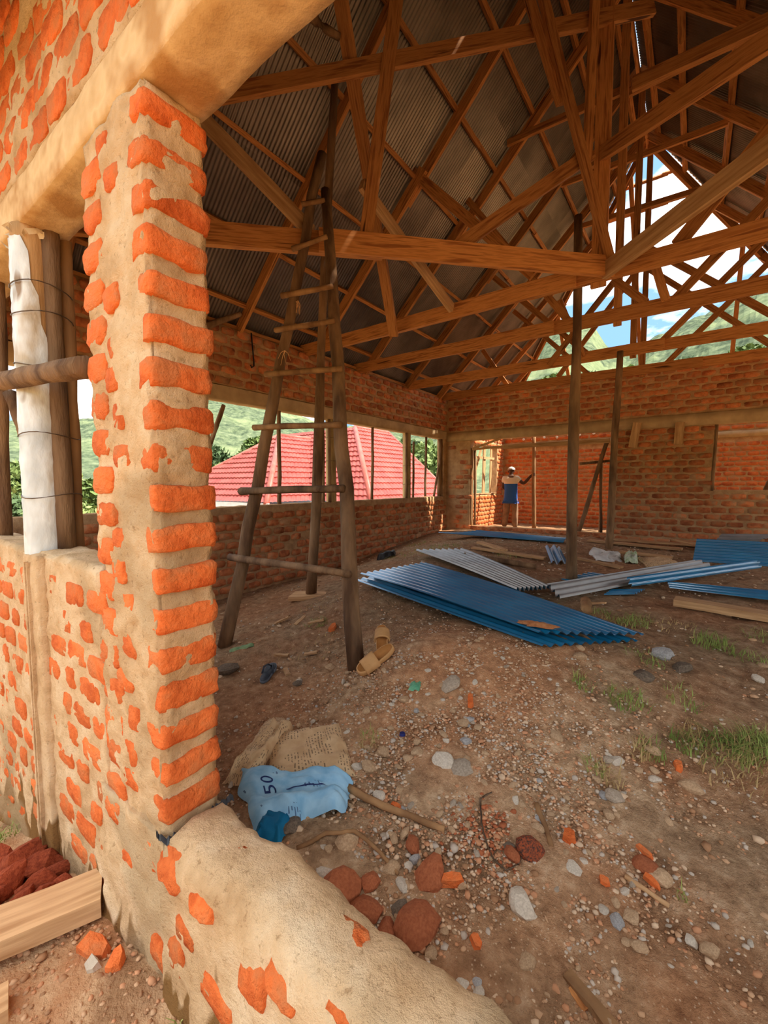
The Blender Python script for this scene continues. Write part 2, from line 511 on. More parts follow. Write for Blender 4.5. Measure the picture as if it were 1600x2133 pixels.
# wide ground around
def wide_ground():
    xs = np.concatenate([np.linspace(-120, -30, 16), np.linspace(-28, -6, 12), [-5.2], [3.2], np.linspace(6, 60, 10)])
    ys = np.concatenate([np.linspace(-60, -4, 12), [-2.4], [13.6], np.linspace(16, 120, 18)])
    V, F, idx = [], [], {}
    for j, y in enumerate(ys):
        for i, x in enumerate(xs):
            z = max(-6.5, float(outside_z(x, y))) if (x < -5.1 or y < 0.5) else -0.05
            V.append((x, y, z - 0.03))
    nx = len(xs)
    for j in range(len(ys) - 1):
        for i in range(nx - 1):
            if xs[i] > -5.3 and xs[i + 1] < 3.3 and ys[j] > -2.5 and ys[j + 1] < 13.7: continue
            F.append((j * nx + i, j * nx + i + 1, (j + 1) * nx + i + 1, (j + 1) * nx + i))
    return tag(mesh('ground_around', V, F, M('grassy_soil', srgb(150, 118, 80), srgb(190, 152, 108), .5, .95, .5, 10, c3=srgb(140, 134, 80)), smooth=True), 'open ground around the building', None, None, 'structure')
wide_ground()

# ------------------------------------------------------------------ front wall
CR = 0.1204                      # course height of the pillar
wall_front = grid_box('wall_front', -5.18, -1.66, YO, YI, -0.75, 1.205, 0.0145, 0.011, m_mortar, 'yZX', label='front wall of orange brick in sandy mortar, below the tall opening', nscale=11)
patch = [brick_me('brick', .178, .088, .03, m_brick, 20, 6.0, .07, s, .003) for s in range(14)]
patch2 = [brick_me('brick', .105, .086, .03, m_brick, 18, 5.0, .09, 50 + s, .003) for s in range(8)]
its = [(u, YO - random.uniform(-.003, .0035), z) for u, z in courses(-4.6, -1.70, -.55, 1.16, .205, CR, off=.02, ju=.016, jz=.008) if z > float(outside_z(u, 0)) + .08 and not (-2.50 < u < -2.22)]
random.shuffle(its)
nb = int(len(its) * .7)
place_bricks(wall_front, its[:nb], patch, 0)
place_bricks(wall_front, its[nb:len(its)], patch2, 0)
# rendered pier under the wrapped column
pier = grid_box('column_front', -2.47, -2.25, YO - .028, YO + .03, -0.6, 1.20, 0.025, 0.008, m_mortar, 'xXyZ', label='mortar-rendered pier in the front wall under the white wrapped column')
for s in (-.012, .022):
    g = mesh('groove_ridge', *box_vf(-2.37 + s, -2.362 + s, YO - .040, YO - .02, -.3, 1.16), m_mortar, pier)

# the pillar
pillar = grid_box('pillar_front', -1.660, -1.262, YO, YI, 0.40, 2.61, 0.0125, 0.013, m_mortar, 'xXyY', nscale=14, label='brick pillar with thick sandy mortar joints beside the low sill')
for v in pillar.data.vertices:              # it leans a touch with height
    t = (v.co.z - .44) / 2.16
    v.co.x += 0.022 * t if v.co.x > -1.45 else 0.0
def corner_brick(xo, y0, y1, x1, zc, h, seed):
    """brick at the pillar's corner: long side on the jamb, end on the outer face"""
    from mathutils import noise as N
    x0, z0, z1 = x1 - xo, zc - h / 2, zc + h / 2
    NX, NY, NZ = 4, 9, 5
    V, F, key = [], [], {}
    def vid(i, j, k):
        if (i, j, k) in key: return key[(i, j, k)]
        p = Vector((x0 + (x1 - x0) * i / NX, y0 + (y1 - y0) * j / NY, z0 + (z1 - z0) * k / NZ))
        c = Vector(((x0 + x1) / 2, (y0 + y1) / 2, zc)); hs = Vector(((x1 - x0) / 2, (y1 - y0) / 2, h / 2))
        q = p - c
        r = .013
        core = Vector([max(-(hs[m] - r), min(hs[m] - r, q[m])) for m in range(3)])
        dlt = q - core
        if dlt.length > r: q = core + dlt.normalized() * r
        s_ = Vector((seed * 3.1, seed * 1.7, seed))
        q += Vector((N.fractal(p * 26 + s_, 1, 2, 4), N.fractal(p * 26 - s_, 1, 2, 4), 0)) * .007
        q.z += .011 * N.noise(Vector((p.x * 15, p.y * 15, seed * 9.3 + (3 if k > NZ / 2 else 0))))
        key[(i, j, k)] = len(V); V.append(c + q)
        return key[(i, j, k)]
    for j in range(NY):
        for k in range(NZ):
            F.append((vid(NX, j, k), vid(NX, j + 1, k), vid(NX, j + 1, k + 1), vid(NX, j, k + 1)))
            F.append((vid(0, j, k), vid(0, j, k + 1), vid(0, j + 1, k + 1), vid(0, j + 1, k)))
    for i in range(NX):
        for k in range(NZ):
            F.append((vid(i, 0, k), vid(i + 1, 0, k), vid(i + 1, 0, k + 1), vid(i, 0, k + 1)))
            F.append((vid(i, NY, k), vid(i, NY, k + 1), vid(i + 1, NY, k + 1), vid(i + 1, NY, k)))
        for j in range(NY):
            F.append((vid(i, j, 0), vid(i, j + 1, 0), vid(i + 1, j + 1, 0), vid(i + 1, j, 0)))
            F.append((vid(i, j, NZ), vid(i + 1, j, NZ), vid(i + 1, j + 1, NZ), vid(i, j + 1, NZ)))
    o = mesh('brick', [v - Vector((x1, y0, zc)) for v in V], F, m_brick, pillar, smooth=True, mw=Matrix.Translation((x1, y0, zc)))
    return o
z = 0.50
k = 0
while z < 2.59:
    t = (z - .44) / 2.16
    h = random.uniform(.070, .088)
    corner_brick(random.choice((.05, .085, .10, .07, .09)), YO - random.uniform(.002, .007), YI + random.uniform(0, .012), -1.262 + .022 * t + random.uniform(.004, .014), z, h, k + 1)
    e = bpy.data.objects.new('brick', random.choice(patch2)); COL.objects.link(e); e.parent = pillar
    e.location = (-1.66 + random.uniform(.045, .07), YO - random.uniform(.0, .004), z - .06)
    e.scale = (random.uniform(1.1, 1.5), 1, random.uniform(.9, 1.1))
    if random.random() < .75:
        e = bpy.data.objects.new('brick', random.choice(patch2)); COL.objects.link(e); e.parent = pillar
        e.location = (-1.49 + random.uniform(-.03, .05), YO - random.uniform(-.002, .003), z + random.uniform(-.02, .02))
        e.rotation_euler = (0, random.uniform(-.12, .12), 0)
        e.scale = (random.uniform(.7, 1.1), 1, random.uniform(.8, 1.0))
    z += CR * random.uniform(.97, 1.03)
    k += 1
dpc_v = []
nn = 40
for i in range(nn + 1):
    t = i / nn
    x = -1.30 + .05 * min(1, t * 4) ; y = YO - .012 + (YI - YO + .05) * max(0, (t - .15) / .85)
    if t > .15: x = -1.245 + random.uniform(-.004, .004)
    w = random.uniform(.005, .013)
    zc = .432 + random.uniform(-.006, .006)
    dpc_v += [(x, y, zc - w * .4), (x + .018, y - .008, zc - w * .5), (x, y, zc + w * .4)]
dpc_f = []
for i in range(nn):
    a = i * 3
    dpc_f += [(a, a + 3, a + 4, a + 1), (a + 1, a + 4, a + 5, a + 2)]
dp = mesh('damp_proof_strip', dpc_v, dpc_f, M('dark_plastic', srgb(44, 46, 50), srgb(70, 70, 72), 20, .5, .3, 60), pillar)

# low wall with the worn sill
def low_sill():
    from mathutils import noise as N
    prof = [(.800, -.3), (.796, .10), (.792, .33), (.785, .405), (.765, .44), (.72, .452), (.67, .455), (.63, .450), (.60, .435), (.578, .405), (.566, .35), (.560, .26), (.556, .12), (.552, 0), (.548, -.3)]
    P = []
    for i in range(len(prof) - 1):
        (a, b), (c, d) = prof[i], prof[i + 1]
        n = max(1, int(math.hypot(c - a, d - b) / .018))
        P += [(a + (c - a) * k / n, b + (d - b) * k / n) for k in range(n)]
    P.append(prof[-1])
    xs = np.arange(-1.70, 3.05, .018)
    V, F = [], []
    for x in xs:
        inn = .02 * N.noise(Vector((x * 4.2, 3.1, 0))) + .012 * N.noise(Vector((x * 13, 1.1, 0)))
        for y, z in P:
            q = Vector((x, y, z))
            a = .010 * N.fractal(q * 13, 1, 2, 5) + .012 * N.noise(q * 4)
            yy = y + (inn if y > .7 else 0) * (1 if z > .2 else .3)
            fade = max(0.0, min(1.0, (x + 1.30) / .12))
            if x < -1.24 and z > .40: 
                zz = .42
            else: zz = z
            if x < -1.24: yy = min(max(yy, YO - .012), YI) if z > .2 else min(max(yy, YO - .025), YI)
            V.append((x, yy + (a if y > .7 else -a), zz + a * .8))
    n = len(P)
    for i in range(len(xs) - 1):
        for j in range(n - 1):
            F.append((i * n + j, i * n + j + 1, (i + 1) * n + j + 1, (i + 1) * n + j))
    return tag(mesh('sill_front', V, F, m_mortar, smooth=True), 'worn sandy sill of the low front wall with bits of brick showing', None, None, 'structure')
sill = low_sill()
big = [brick_me('brick', .17, .11, .03, m_brick, 20, 5.0, .10, 300 + s, .004) for s in range(6)]
for (x, y, z, tilt, sx, sz) in [(-1.185, .570, .385, -.5, .75, .85), (-1.03, .575, .39, -.7, .6, .8), (-.80, .562, .33, -.35, .6, .8), (-.70, .575, .39, -.8, .6, .7), (-.52, .60, .43, -1.1, .7, .6),
                                (-.95, .556, .16, 0, .8, .7), (-1.15, .556, .14, 0, .5, .8), (-.47, .562, .30, -.2, .6, .8), (-.38, .556, .16, 0, .8, .8), (-1.10, .557, .25, 0, .55, .6), (-.62, .556, .18, 0, .7, .6),
                                (-1.35, YO - .014, .33, 0, .6, .8), (-1.5, YO - .014, .22, 0, .6, .8), (-1.42, YO - .016, .10, 0, .7, .7), (-1.62, YO - .014, .35, 0, .7, .7), (-1.27, .562, .06, 0, .6, .7),
                                (-.62, .70, .448, -1.5, .6, .5), (-.98, .68, .448, -1.5, .5, .4)]:
    e = bpy.data.objects.new('brick', random.choice(big)); COL.objects.link(e); e.parent = sill
    e.location = (x, y + .003, z); e.rotation_euler = (tilt, random.uniform(-.3, .3), 0); e.scale = (sx, 1, sz)

# lintel beam and the brickwork over it
beam_front = grid_box('beam_front', -5.18, 3.38, YO - .004, YI + .004, 2.60, 2.775, 0.035, 0.006, m_concrete, 'xXyYz', nscale=6, label='concrete ring beam across the front opening')
upper_front = grid_box('wall_front_upper', -5.18, 3.38, YO + .004, YI, 2.775, ZT, 0.018, 0.011, m_mortar, 'xXyZ', nscale=11, label='brickwork above the front ring beam')
its = [(u, YO + .004 - random.uniform(-.002, .005), zz) for u, zz in courses(-3.9, -.6, 2.79, ZT, .215, .125, ju=.02, jz=.008)]
fullp = [brick_me('brick', .195, .100, .03, m_brick, 20, 6.0, .06, 400 + s, .003) for s in range(10)]
place_bricks(upper_front, its, fullp, 0)
# rest of the front wall past the opening
rough_box('wall_front_end', 3.0, 3.4, YO, YI, -.1, 2.60, m_mortar, 'front wall end past the wide opening')

# ------------------------------------------------------------------ long side wall
wall_left = grid_box('wall_left', XL - .18, XL, YI, 13.5, -0.6, 1.205, .10, .012, m_mortar_in, 'xXZyY', label='rough brick parapet along the open side')
vin = [brick_me('brick', .198, .098, .035, m_brick_in, 14, 6.0, .09, 500 + s, .009) for s in range(16)]
pts = courses(.95, 9.45, .02, 1.2, .222, .121, ju=.014, jz=.008)
pts = [p for p in pts if random.random() < .97]
near = [p for p in pts if p[0] > 3.0]
far = [p for p in pts if p[0] <= 3.0]
near.sort(key=lambda p: p[0])
place_bricks(wall_left, [(XL + .012, u, zz) for u, zz in near[:300]], vin, math.pi / 2)
join_bricks('brick_courses', wall_left, [(XL + .012, u, zz) for u, zz in near[300:] + far], vin, math.pi / 2, m_brick_in)
beam_left = grid_box('beam_left', XL - .19, XL + .012, YI, 13.5, 2.60, 2.79, .12, .006, m_concrete_in, 'xXzyY', label='concrete ring beam along the open side')
upper_left = grid_box('wall_left_upper', XL - .18, XL, YI, 13.5, 2.79, ZT, .12, .010, m_mortar_in, 'xXZyY', label='rough brickwork between ring beam and roof along the open side')
pts = courses(.95, 9.45, 2.80, ZT + .03, .222, .128, ju=.014, jz=.008)
near = sorted([p for p in pts if p[0] > 2.6])
place_bricks(upper_left, [(XL + .012, u, zz) for u, zz in near[:300]], vin, math.pi / 2)
join_bricks('brick_courses', upper_left, [(XL + .012, u, zz) for u, zz in [p for p in pts if p[0] <= 2.6]], vin, math.pi / 2, m_brick_in)
# solid end of the side wall by the partition, and the far room's side wall with its window
rough_box('wall_left_end', XL - .18, XL, 9.35, 10.95, 1.15, 2.62, m_mortar_in, 'solid brick length of the side wall at the partition')
rough_box('wall_left_far', XL - .18, XL, 12.85, 13.5, 1.15, 2.62, m_mortar_in, 'side wall past the window of the far room')
sl = bpy.data.objects['wall_left_far']
join_bricks('brick_courses', sl, [(XL + .012, u, zz) for u, zz in courses(9.75, 13.4, .2, ZT, .222, .121, holes=[(10.95, 12.85, 1.2, 2.6)])], vin, math.pi / 2, m_brick_stuff)

# ------------------------------------------------------------------ partition with doorway and window
DX0, DX1, DZ = -4.36, -1.36, 2.36
WX0, WX1, WZ0, WZ1 = .275, 1.75, 1.39, 2.53
def slab(name, boxes, mat, label):
    V, F = [], []
    for b in boxes:
        v, f = box_vf(*b); k = len(V); V += v; F += [tuple(i + k for i in q) for q in f]
    return tag(mesh(name, V, F, mat), label, None, None, 'structure')
Y1 = YB + .19
wall_back = slab('wall_back', [(XL, DX0, YB, Y1, .1, 2.54), (DX0, DX1, YB, Y1, .1, .50), (DX1, WX0, YB, Y1, .1, 2.54), (WX0, WX1, YB, Y1, .1, WZ0), (WX1, 3.2, YB, Y1, .1, 2.54)], m_mortar_in, 'brick partition with a wide doorway and a window hole')
vb = [brick_me('brick', .212, .094, .03, m_brick_in, 16, 7.0, .05, 600 + s, .005) for s in range(16)]
hl = [(DX0, DX1, .50, 2.6), (WX0, WX1, WZ0, WZ1), (XL, DX0, .4, 2.6)]
pts = courses(XL + .05, 1.25, .36, 2.54, .232, .121, holes=hl, ju=.02) + [(u, z) for u, z in courses(DX0 + .06, DX1, .40, .50, .12, .1)]
pts += [(u, z) for u, z in courses(XL + .05, DX0 - .02, .4, 2.5, .21, .121) if random.random() < .45]
pts.sort(key=lambda p: abs(p[0] + .4))
place_bricks(wall_back, [(u, YB - .006, zz) for u, zz in pts[:300]], vb, 0)
join_bricks('brick_courses', wall_back, [(u, YB - .006, zz) for u, zz in pts[300:]] or [(1.3, YB - .006, 1)], vb, 0, m_brick_in)
beam_back = grid_box('beam_back', XL, 3.2, YB - .03, Y1 + .03, 2.54, 2.76, .15, .008, m_concrete_in, 'xXyYzZ', label='pale ring beam over the partition doorway')
upper_back = slab('wall_back_upper', [(XL, 3.2, YB, Y1, 2.76, 3.60)], m_mortar_in, 'brickwork above the partition ring beam')
pts = courses(XL + .05, 1.3, 2.78, 3.62, .232, .121, ju=.02)
place_bricks(upper_back, [(u, YB - .006, zz) for u, zz in pts], vb, 0)

# far room end wall, seen through the doorway and the window hole
wall_far = slab('wall_far', [(XL, 3.2, 13.4, 13.6, -.1, 2.62), (XL, 3.2, 13.4, 13.6, 2.78, ZT)], m_mortar_in, 'sunlit brick end wall of the far room')
join_bricks('brick_courses', wall_far, [(u, 13.394, zz) for u, zz in courses(XL + .05, 3.0, .1, 2.6, .225, .121)] + [(u, 13.394, zz) for u, zz in courses(XL + .05, 3.0, 2.8, ZT, .225, .121)], vb, 0, m_brick_stuff)
grid_box('beam_far', XL, 3.2, 13.37, 13.62, 2.62, 2.78, .2, .006, m_concrete_in, 'yYzZ', label='pale ring beam in the far room end wall')

# wall on the side out of view: parapet, ring beam, piers
slab('wall_right', [(3.2, 3.38, YI, 13.6, -.1, .5), (3.19, 3.39, YI, 13.6, 2.6, ZT)] + [(3.2, 3.38, y, y + .5, 0.5, 2.6) for y in (.78, 4.6, 9.4, 13.1)], m_mortar_in, 'brick side wall with open windows')
# ------------------------------------------------------------------ roof
XC = -0.9                        # ridge line
ZE = 3.62                        # rafter line at the side wall
YN, YF = 0.6, 13.5               # hips start over these walls
HALF = XC - XL
m_sheet_in = M('galvanised_underside', srgb(112, 100, 92), srgb(146, 132, 122), 1.5, 0.34, 0.1, 20, metal=0.75, rand=0.10, spec=.5)

def roof_z(x, y):
    return ZE + min(x - XL, (2 * XC - XL) - x, y - YN, YF - y)

roof = bpy.data.objects.new('roof', None); COL.objects.link(roof)
tag(roof, 'steep corrugated metal hip roof on sawn timber, open at the far hip', None, None, 'structure')
SHW, CORR = 0.782, 0.046
def sheet_mesh(name, fn, v0, v1, u0, u1, lim, lift):
    """corrugated sheet; v runs along the eave, u up the slope (horizontal distance); lim(v) cuts it at the hip"""
    n = int(round((v1 - v0) / CORR * 6))
    V, F = [], []
    rows = 4
    for i in range(n + 1):
        v = v0 + (v1 - v0) * i / n
        hi = min(u1, lim(v)); lo = min(u0, hi)
        for r in range(rows):
            u = lo + (hi - lo) * r / (rows - 1)
            V.append(fn(u, v, lift + 0.0062 * math.cos(2 * math.pi * (v - v0) / CORR)))
    for i in range(n):
        for r in range(rows - 1):
            a = i * rows + r
            pts = [Vector(V[q]) for q in (a, a + 1, a + rows + 1, a + rows)]
            if (pts[0] - pts[1]).length + (pts[2] - pts[3]).length < 1e-4: continue
            F.append((a, a + rows, a + rows + 1, a + 1))
    if not F: return None
    return mesh(name, V, F, m_sheet_in, roof, smooth=True)
N2 = 1 / math.sqrt(2)
left_fn = lambda u, v, h: (XL + u - h * N2, v, ZE + u + h * N2)
right_fn = lambda u, v, h: (2 * XC - XL - u + h * N2, v, ZE + u + h * N2)
near_fn = lambda u, v, h: (v, YN + u - h * N2, ZE + u + h * N2)
lim_side = lambda v: min(HALF, v - YN, YF - v) + .075
lim_near = lambda v: min(v - XL, 2 * XC - XL - v, HALF) + .075
bands = [(-.42, 1.25), (1.17, 2.75), (2.67, HALF + .08)]
for fn in (left_fn, right_fn):
    v = YN - .35
    k = 0
    while v < YF + .3:
        for b, (u0, u1) in enumerate(bands):
            sh = 0.0 if b != 1 else .0
            sheet_mesh('corrugated_sheet', fn, v, v + SHW + .03, u0, u1, lim_side, .105 + .004 * (k % 2) + .006 * b)
        v += SHW
        k += 1
v = XL - .35
k = 0
while v < 2 * XC - XL + .3:
    for b, (u0, u1) in enumerate(bands):
        sheet_mesh('corrugated_sheet', near_fn, v, v + SHW + .03, u0, u1, lim_near, .105 + .004 * (k % 2) + .006 * b)
    v += SHW
    k += 1

PX = [-4.82, -4.28, -3.69, -3.10, -2.52, -1.98, -1.42, -1.02]
for i, x in enumerate(PX):
    u = x - XL
    y0, y1 = YN + u, YF - u
    ln = y1 - y0
    n = 3 if ln > 6 else 2
    for fn_s in (0, 1):
        xx = x if fn_s == 0 else 2 * XC - x
        sgn = 1 if fn_s == 0 else -1
        for j in range(n):
            a = y0 + ln * j / n - (.12 if j else 0); b = y0 + ln * (j + 1) / n
            dz = .012 * (j % 2)
            timber('purlin', (xx - sgn * (.06) * N2, a, ZE + u + (.065) * N2 + dz - .005), (xx - sgn * .06 * N2, b, ZE + u + .065 * N2 + dz - .005), .05, .07, m_wood, roof, up=(-sgn * N2, 0, N2))
# battens of the open far hip and of the near hip
for yy in (9.86, 10.2, 11.0, 11.7, 12.4, 13.1):
    hw = YF - yy
    xa, xb = XL + hw, 2 * XC - XL - hw
    zz = ZE + hw
    mid = (xa + xb) / 2 + .2
    timber('purlin', (xa, yy + .04, zz + .05), (mid + .1, yy + .04, zz + .05), .05, .07, m_wood, roof, up=(0, N2, N2))
    timber('purlin', (mid, yy + .045, zz + .075), (xb, yy + .045, zz + .06), .05, .07, m_wood, roof, up=(0, N2, N2))
for u in (.25, .9, 1.5, 2.1, 2.7, 3.3):
    timber('purlin', (XL + u, YN + u - .04, ZE + u + .05), (2 * XC - XL - u, YN + u - .04, ZE + u + .05), .05, .07, m_wood, roof, up=(0, -N2, N2))
# jack rafters, hip rafters, ridge board
for y in (1.6, 2.35, 3.58):
    for s in (0, 1):
        u = y - YN
        X = lambda q: q if s == 0 else 2 * XC - q
        timber('jack_rafter', (X(XL - .3), y, ZE - .3 - .02), (X(XL + u), y, ZE + u - .02), .05, .13, m_wood, roof)
for y in (10.3, 11.2, 12.2):
    for s in (0, 1):
        u = YF - y
        X = lambda q: q if s == 0 else 2 * XC - q
        timber('jack_rafter', (X(XL - .3), y, ZE - .3 - .02), (X(XL + u), y, ZE + u - .02), .05, .12, m_wood, roof)
for x in (-2.9, -1.2, .6, 2.1):
    u = min(x - XL, 2 * XC - XL - x)
    timber('jack_rafter', (x, YF + .25, ZE - .25), (x, YF - u, ZE + u - .02), .05, .08, m_wood, roof, up=(1, 0, 0))
    timber('jack_rafter', (x, YN - .3, ZE - .3), (x, YN + u, ZE + u - .02), .05, .12, m_wood, roof, up=(1, 0, 0))
for (a, b) in (((XL - .25, YN - .25, ZE - .25), (XC, YN + HALF, ZE + HALF)), ((2 * XC - XL + .25, YN - .25, ZE - .25), (XC, YN + HALF, ZE + HALF)),
               ((XL - .2, YF + .2, ZE - .2), (XC, YF - HALF, ZE + HALF)), ((2 * XC - XL + .2, YF + .2, ZE - .2), (XC, YF - HALF, ZE + HALF))):
    timber('hip_rafter', a, b, .06, .15, m_wood, roof)
timber('ridge_board', (XC, YN + HALF - .1, ZE + HALF - .05), (XC, YF - HALF + .1, ZE + HALF - .05), .04, .15, m_wood, roof)
# wall plates
for nm, a, b in (('wall_plate', (XL - .09, .8, ZT + .02), (XL - .09, 9.4, ZT + .02)), ('wall_plate', (XL + .1, 9.58, 3.625), (3.1, 9.58, 3.625)), ('wall_plate', (XL, 13.5, ZT + .02), (3.1, 13.5, ZT + .02))):
    timber(nm, a, b, .10, .05, m_wood, roof)

# ------------------------------------------------------------------ trusses
def rz(x): return ZE + min(x - XL, 2 * XC - XL - x)
def truss(yt, yr, label, webs, king_w=.10, split=None, zt=3.60):
    e = empty('roof_truss', (XC, yt, 3.5), label, 'truss', 'roof trusses over the hall')
    R = 2 * XC - XL
    sp = split if split is not None else XC + random.uniform(.4, 1.2)
    timber('tie_beam', (XL - .1, yt, zt), (sp, yt, zt), .055, .17, m_wood, e, bow=.004)
    timber('tie_beam', (sp - .5, yt + .05, zt + .01), (R + .1, yt + .05, zt + .01), .05, .17, m_wood, e, bow=.004)
    for s in (0, 1):
        X = lambda q: q if s == 0 else 2 * XC - q
        timber('rafter', (X(XL - .35), yr, ZE - .37), (X(-3.0), yr, rz(-3.0) - .02), .055, .14, m_wood, e)
        timber('rafter', (X(-3.3), yr + .05, rz(-3.3) - .03), (X(XC), yr + .05, rz(XC) - .02), .05, .14, m_wood, e)
    timber('king_post', (XC + .05, yt + .06, zt - .12), (XC + .05, yt + .06, ZE + HALF - .05), .05, king_w, m_wood, e, up=(1, 0, 0))
    for (xa, za, xb, zb, dy) in webs:
        timber('strut', (xa, yt + dy, za), (xb, yt + dy, zb), .045, .12 if yt < 5 else .09, m_wood, e, up=(0, 0, 1) if abs(zb - za) < 2.2 * abs(xb - xa) else (1, 0, 0))
    return e
truss(4.78, 5.0, 'king post truss where the near hip ends, with the star joint of tie beams',
      [(-3.25, 5.72, -1.55, 3.85, .22), (-.2, 3.7, 1.3, 5.5, .1), (-.608, 5.27, 1.5, 5.22, .06)], .14, split=-1.05)
truss(6.08, 6.28, 'king post truss second from the near hip, with a collar under its rafters',
      [(-2.95, 5.83, -1.38, 3.6, .16), (-2.35, 6.40, -.8, 6.36, .18), (-.30, 3.62, 1.4, 5.38, .08), (-.50, 4.2, -.34, 3.63, -.05), (-.9, 4.05, -.55, 3.68, .05), (.3, 6.3, -.9, 6.3, .18)], .09, split=-1.6)
truss(7.78, 7.72, 'king post truss third from the near hip, its struts crossing in front of the sky',
      [(-3.2, 5.4, -1.45, 3.6, .1), (-2.1, 3.55, -.85, 5.0, -.06), (-.48, 3.67, 1.2, 5.35, .1), (-.85, 5.2, .85, 3.66, -.05), (-2.0, 6.55, .2, 6.5, .06), (-1.95, 4.6, -1.55, 3.6, -.06)], .09)
truss(9.27, 9.12, 'king post truss standing over the partition wall',
      [(-3.3, 5.25, -1.75, 3.65, .06), (-2.35, 3.7, -.95, 5.5, .06), (-.5, 3.65, 1.1, 5.3, .06), (-.9, 5.5, 1.0, 3.66, .06), (-2.0, 6.5, .2, 6.45, -.06), (-4.0, 4.55, -3.4, 3.65, .05)], .09)

# diagonal hip trusses at the near corners
h1 = empty('hip_truss', (-2.9, 2.65, 3.5), 'diagonal hip truss whose tie beam crosses above the pole ladder', 'truss', 'hip trusses')
D = lambda x, z, o=0: (x - o * N2, x + 5.55 + o * N2, z)
timber('tie_beam', D(-5.1, 3.62), D(-2.35, 3.62), .06, .19, m_wood, h1, bow=.003)
timber('tie_beam', D(-2.75, 3.615, -.055), D(-.75, 3.60, -.055), .05, .19, m_wood, h1, bow=.003)
timber('strut', D(-3.75, 4.98, .03), D(-2.80, 3.73, .03), .05, .12, m_wood_pale, h1)
timber('strut', D(-4.6, 4.22, .06), D(-.45, 6.13, .06), .05, .13, m_wood, h1)
timber('hanger', D(-2.21, 6.2, .05), D(-2.45, 3.75, .05), .04, .12, m_wood, h1, up=(1, 1, 0))
timber('strut', D(-1.35, 6.05, -.07), D(-.765, 3.58, -.07), .05, .085, m_wood, h1, up=(1, 1, 0))
timber('strut', D(-1.43, 6.05, -.02), D(-1.15, 5.05, -.02), .05, .08, m_wood, h1, up=(1, 1, 0))
timber('strut', D(-1.85, 3.70, .02), D(-.90, 4.68, .02), .05, .12, m_wood, h1)
timber('hanger', D(-.915, 6.3, -.01), D(-.945, 4.58, -.01), .05, .075, m_wood, h1, up=(1, 1, 0))
timber('sway_brace', (-2.50, 2.80, 5.60), (-3.235, 4.66, 3.43), .045, .12, m_wood, h1, up=(1, 0, 0))
timber('sway_brace', (-2.52, 3.12, 4.20), (-2.42, 4.70, 3.60), .05, .11, m_wood_pale, h1)
h2 = empty('hip_truss', (.6, 3.35, 3.5), 'diagonal hip truss running out of the star joint towards the open front', 'truss', 'hip trusses')
E2 = lambda x, z, o=0: (x + o * N2, 3.95 - x + o * N2, z)
timber('tie_beam', E2(-.78, 3.57), E2(3.1, 3.60), .06, .15, m_wood_pale, h2, bow=.003)
timber('strut', E2(-1.05, 4.83, .02), E2(1.7, 3.62, .02), .05, .14, m_wood, h2)
timber('strut', E2(1.2, 3.7), E2(1.6, 5.1), .05, .12, m_wood, h2, up=(1, -1, 0))
# ------------------------------------------------------------------ props, ladder, columns
def gz(x, y): return float(ground_z(x, y))
def prop(a, b, r0, r1, mat, label, name='timber_prop', group=None, bend=.012, seg=10, cat='pole'):
    o = pole(name, a, b, r0, r1, mat, seg=seg, bend=bend)
    return tag(o, label, cat, group)
prop((-1.075, 5.06, .36), (-1.10, 5.03, 4.35), .062, .042, m_bark, 'tall rough pole prop rising past the star joint of the roof timbers')
prop((-1.07, 7.66, .42), (-1.0, 7.62, 3.56), .062, .045, m_bark, 'rough pole prop between the doorway and the window hole of the partition')
lad = empty('pole_ladder', (-2.55, 2.15, .15), 'tall A-shaped ladder of rough poles with eight rungs, behind the brick pillar', 'ladder')
L1a, L1b = Vector((-3.31, 2.14, .06)), Vector((-2.66, 2.75, 4.30))
L2a, L2b = Vector((-1.835, 2.185, .19)), Vector((-2.66, 2.80, 4.02))
def leg(a, b, r0, r1, off):
    n = 12
    pts, rad = [], []
    for i in range(n + 1):
        t = i / n
        p = a.lerp(b, t) + Vector(off) * math.sin(math.pi * t) + Vector((random.uniform(-.012, .012), random.uniform(-.012, .012), 0))
        pts.append(p); rad.append(r0 + (r1 - r0) * t)
    vs, fs = pole_vf([p - a for p in pts], rad, 9, .07, random.randint(0, 999))
    mesh('leg', vs, fs, m_bark, lad, smooth=True, mw=Matrix.Translation(a))
    return lambda t: a.lerp(b, t) + Vector(off) * math.sin(math.pi * t)
f1 = leg(L1a, L1b, .060, .040, (0, 0, 0))
f2 = leg(L2a, L2b, .062, .042, (.03, -.02, 0))
for (t1, t2, e1, e2, r) in [(.189, .178, .10, .05, .033), (.326, .334, .12, .04, .033), (.455, .458, .10, .05, .027), (.562, .572, .08, .09, .026), (.650, .676, .06, .05, .025), (.718, .754, .06, .05, .025), (.81, .872, .04, .03, .023), (.895, .965, .03, .03, .022)]:
    a, b = f1(t1), f2(t2)
    d = (b - a).normalized()
    pole('rung', a - d * e1 + Vector((.0, -.065, 0)), b + d * e2 + Vector((.0, -.065, 0)), r, r * .85, m_bark_pale if t1 > .4 else m_bark, lad, seg=5, bend=.01)
prop((-3.53, 3.40, .24), (-2.99, 3.30, 5.52), .058, .036, m_bark, 'dark prop pole standing on a wooden block behind the ladder')
tag(timber('base_block', (-3.72, 3.28, .205), (-3.34, 3.50, .225), .26, .05, m_wood_pale), 'flat wooden block under the prop pole behind the ladder', 'block')
tag(timber('offcut_plank', (-3.35, 3.75, .27), (-2.85, 3.95, .33), .10, .03, m_wood_pale), 'short pale offcut lying beside the prop block', 'plank')
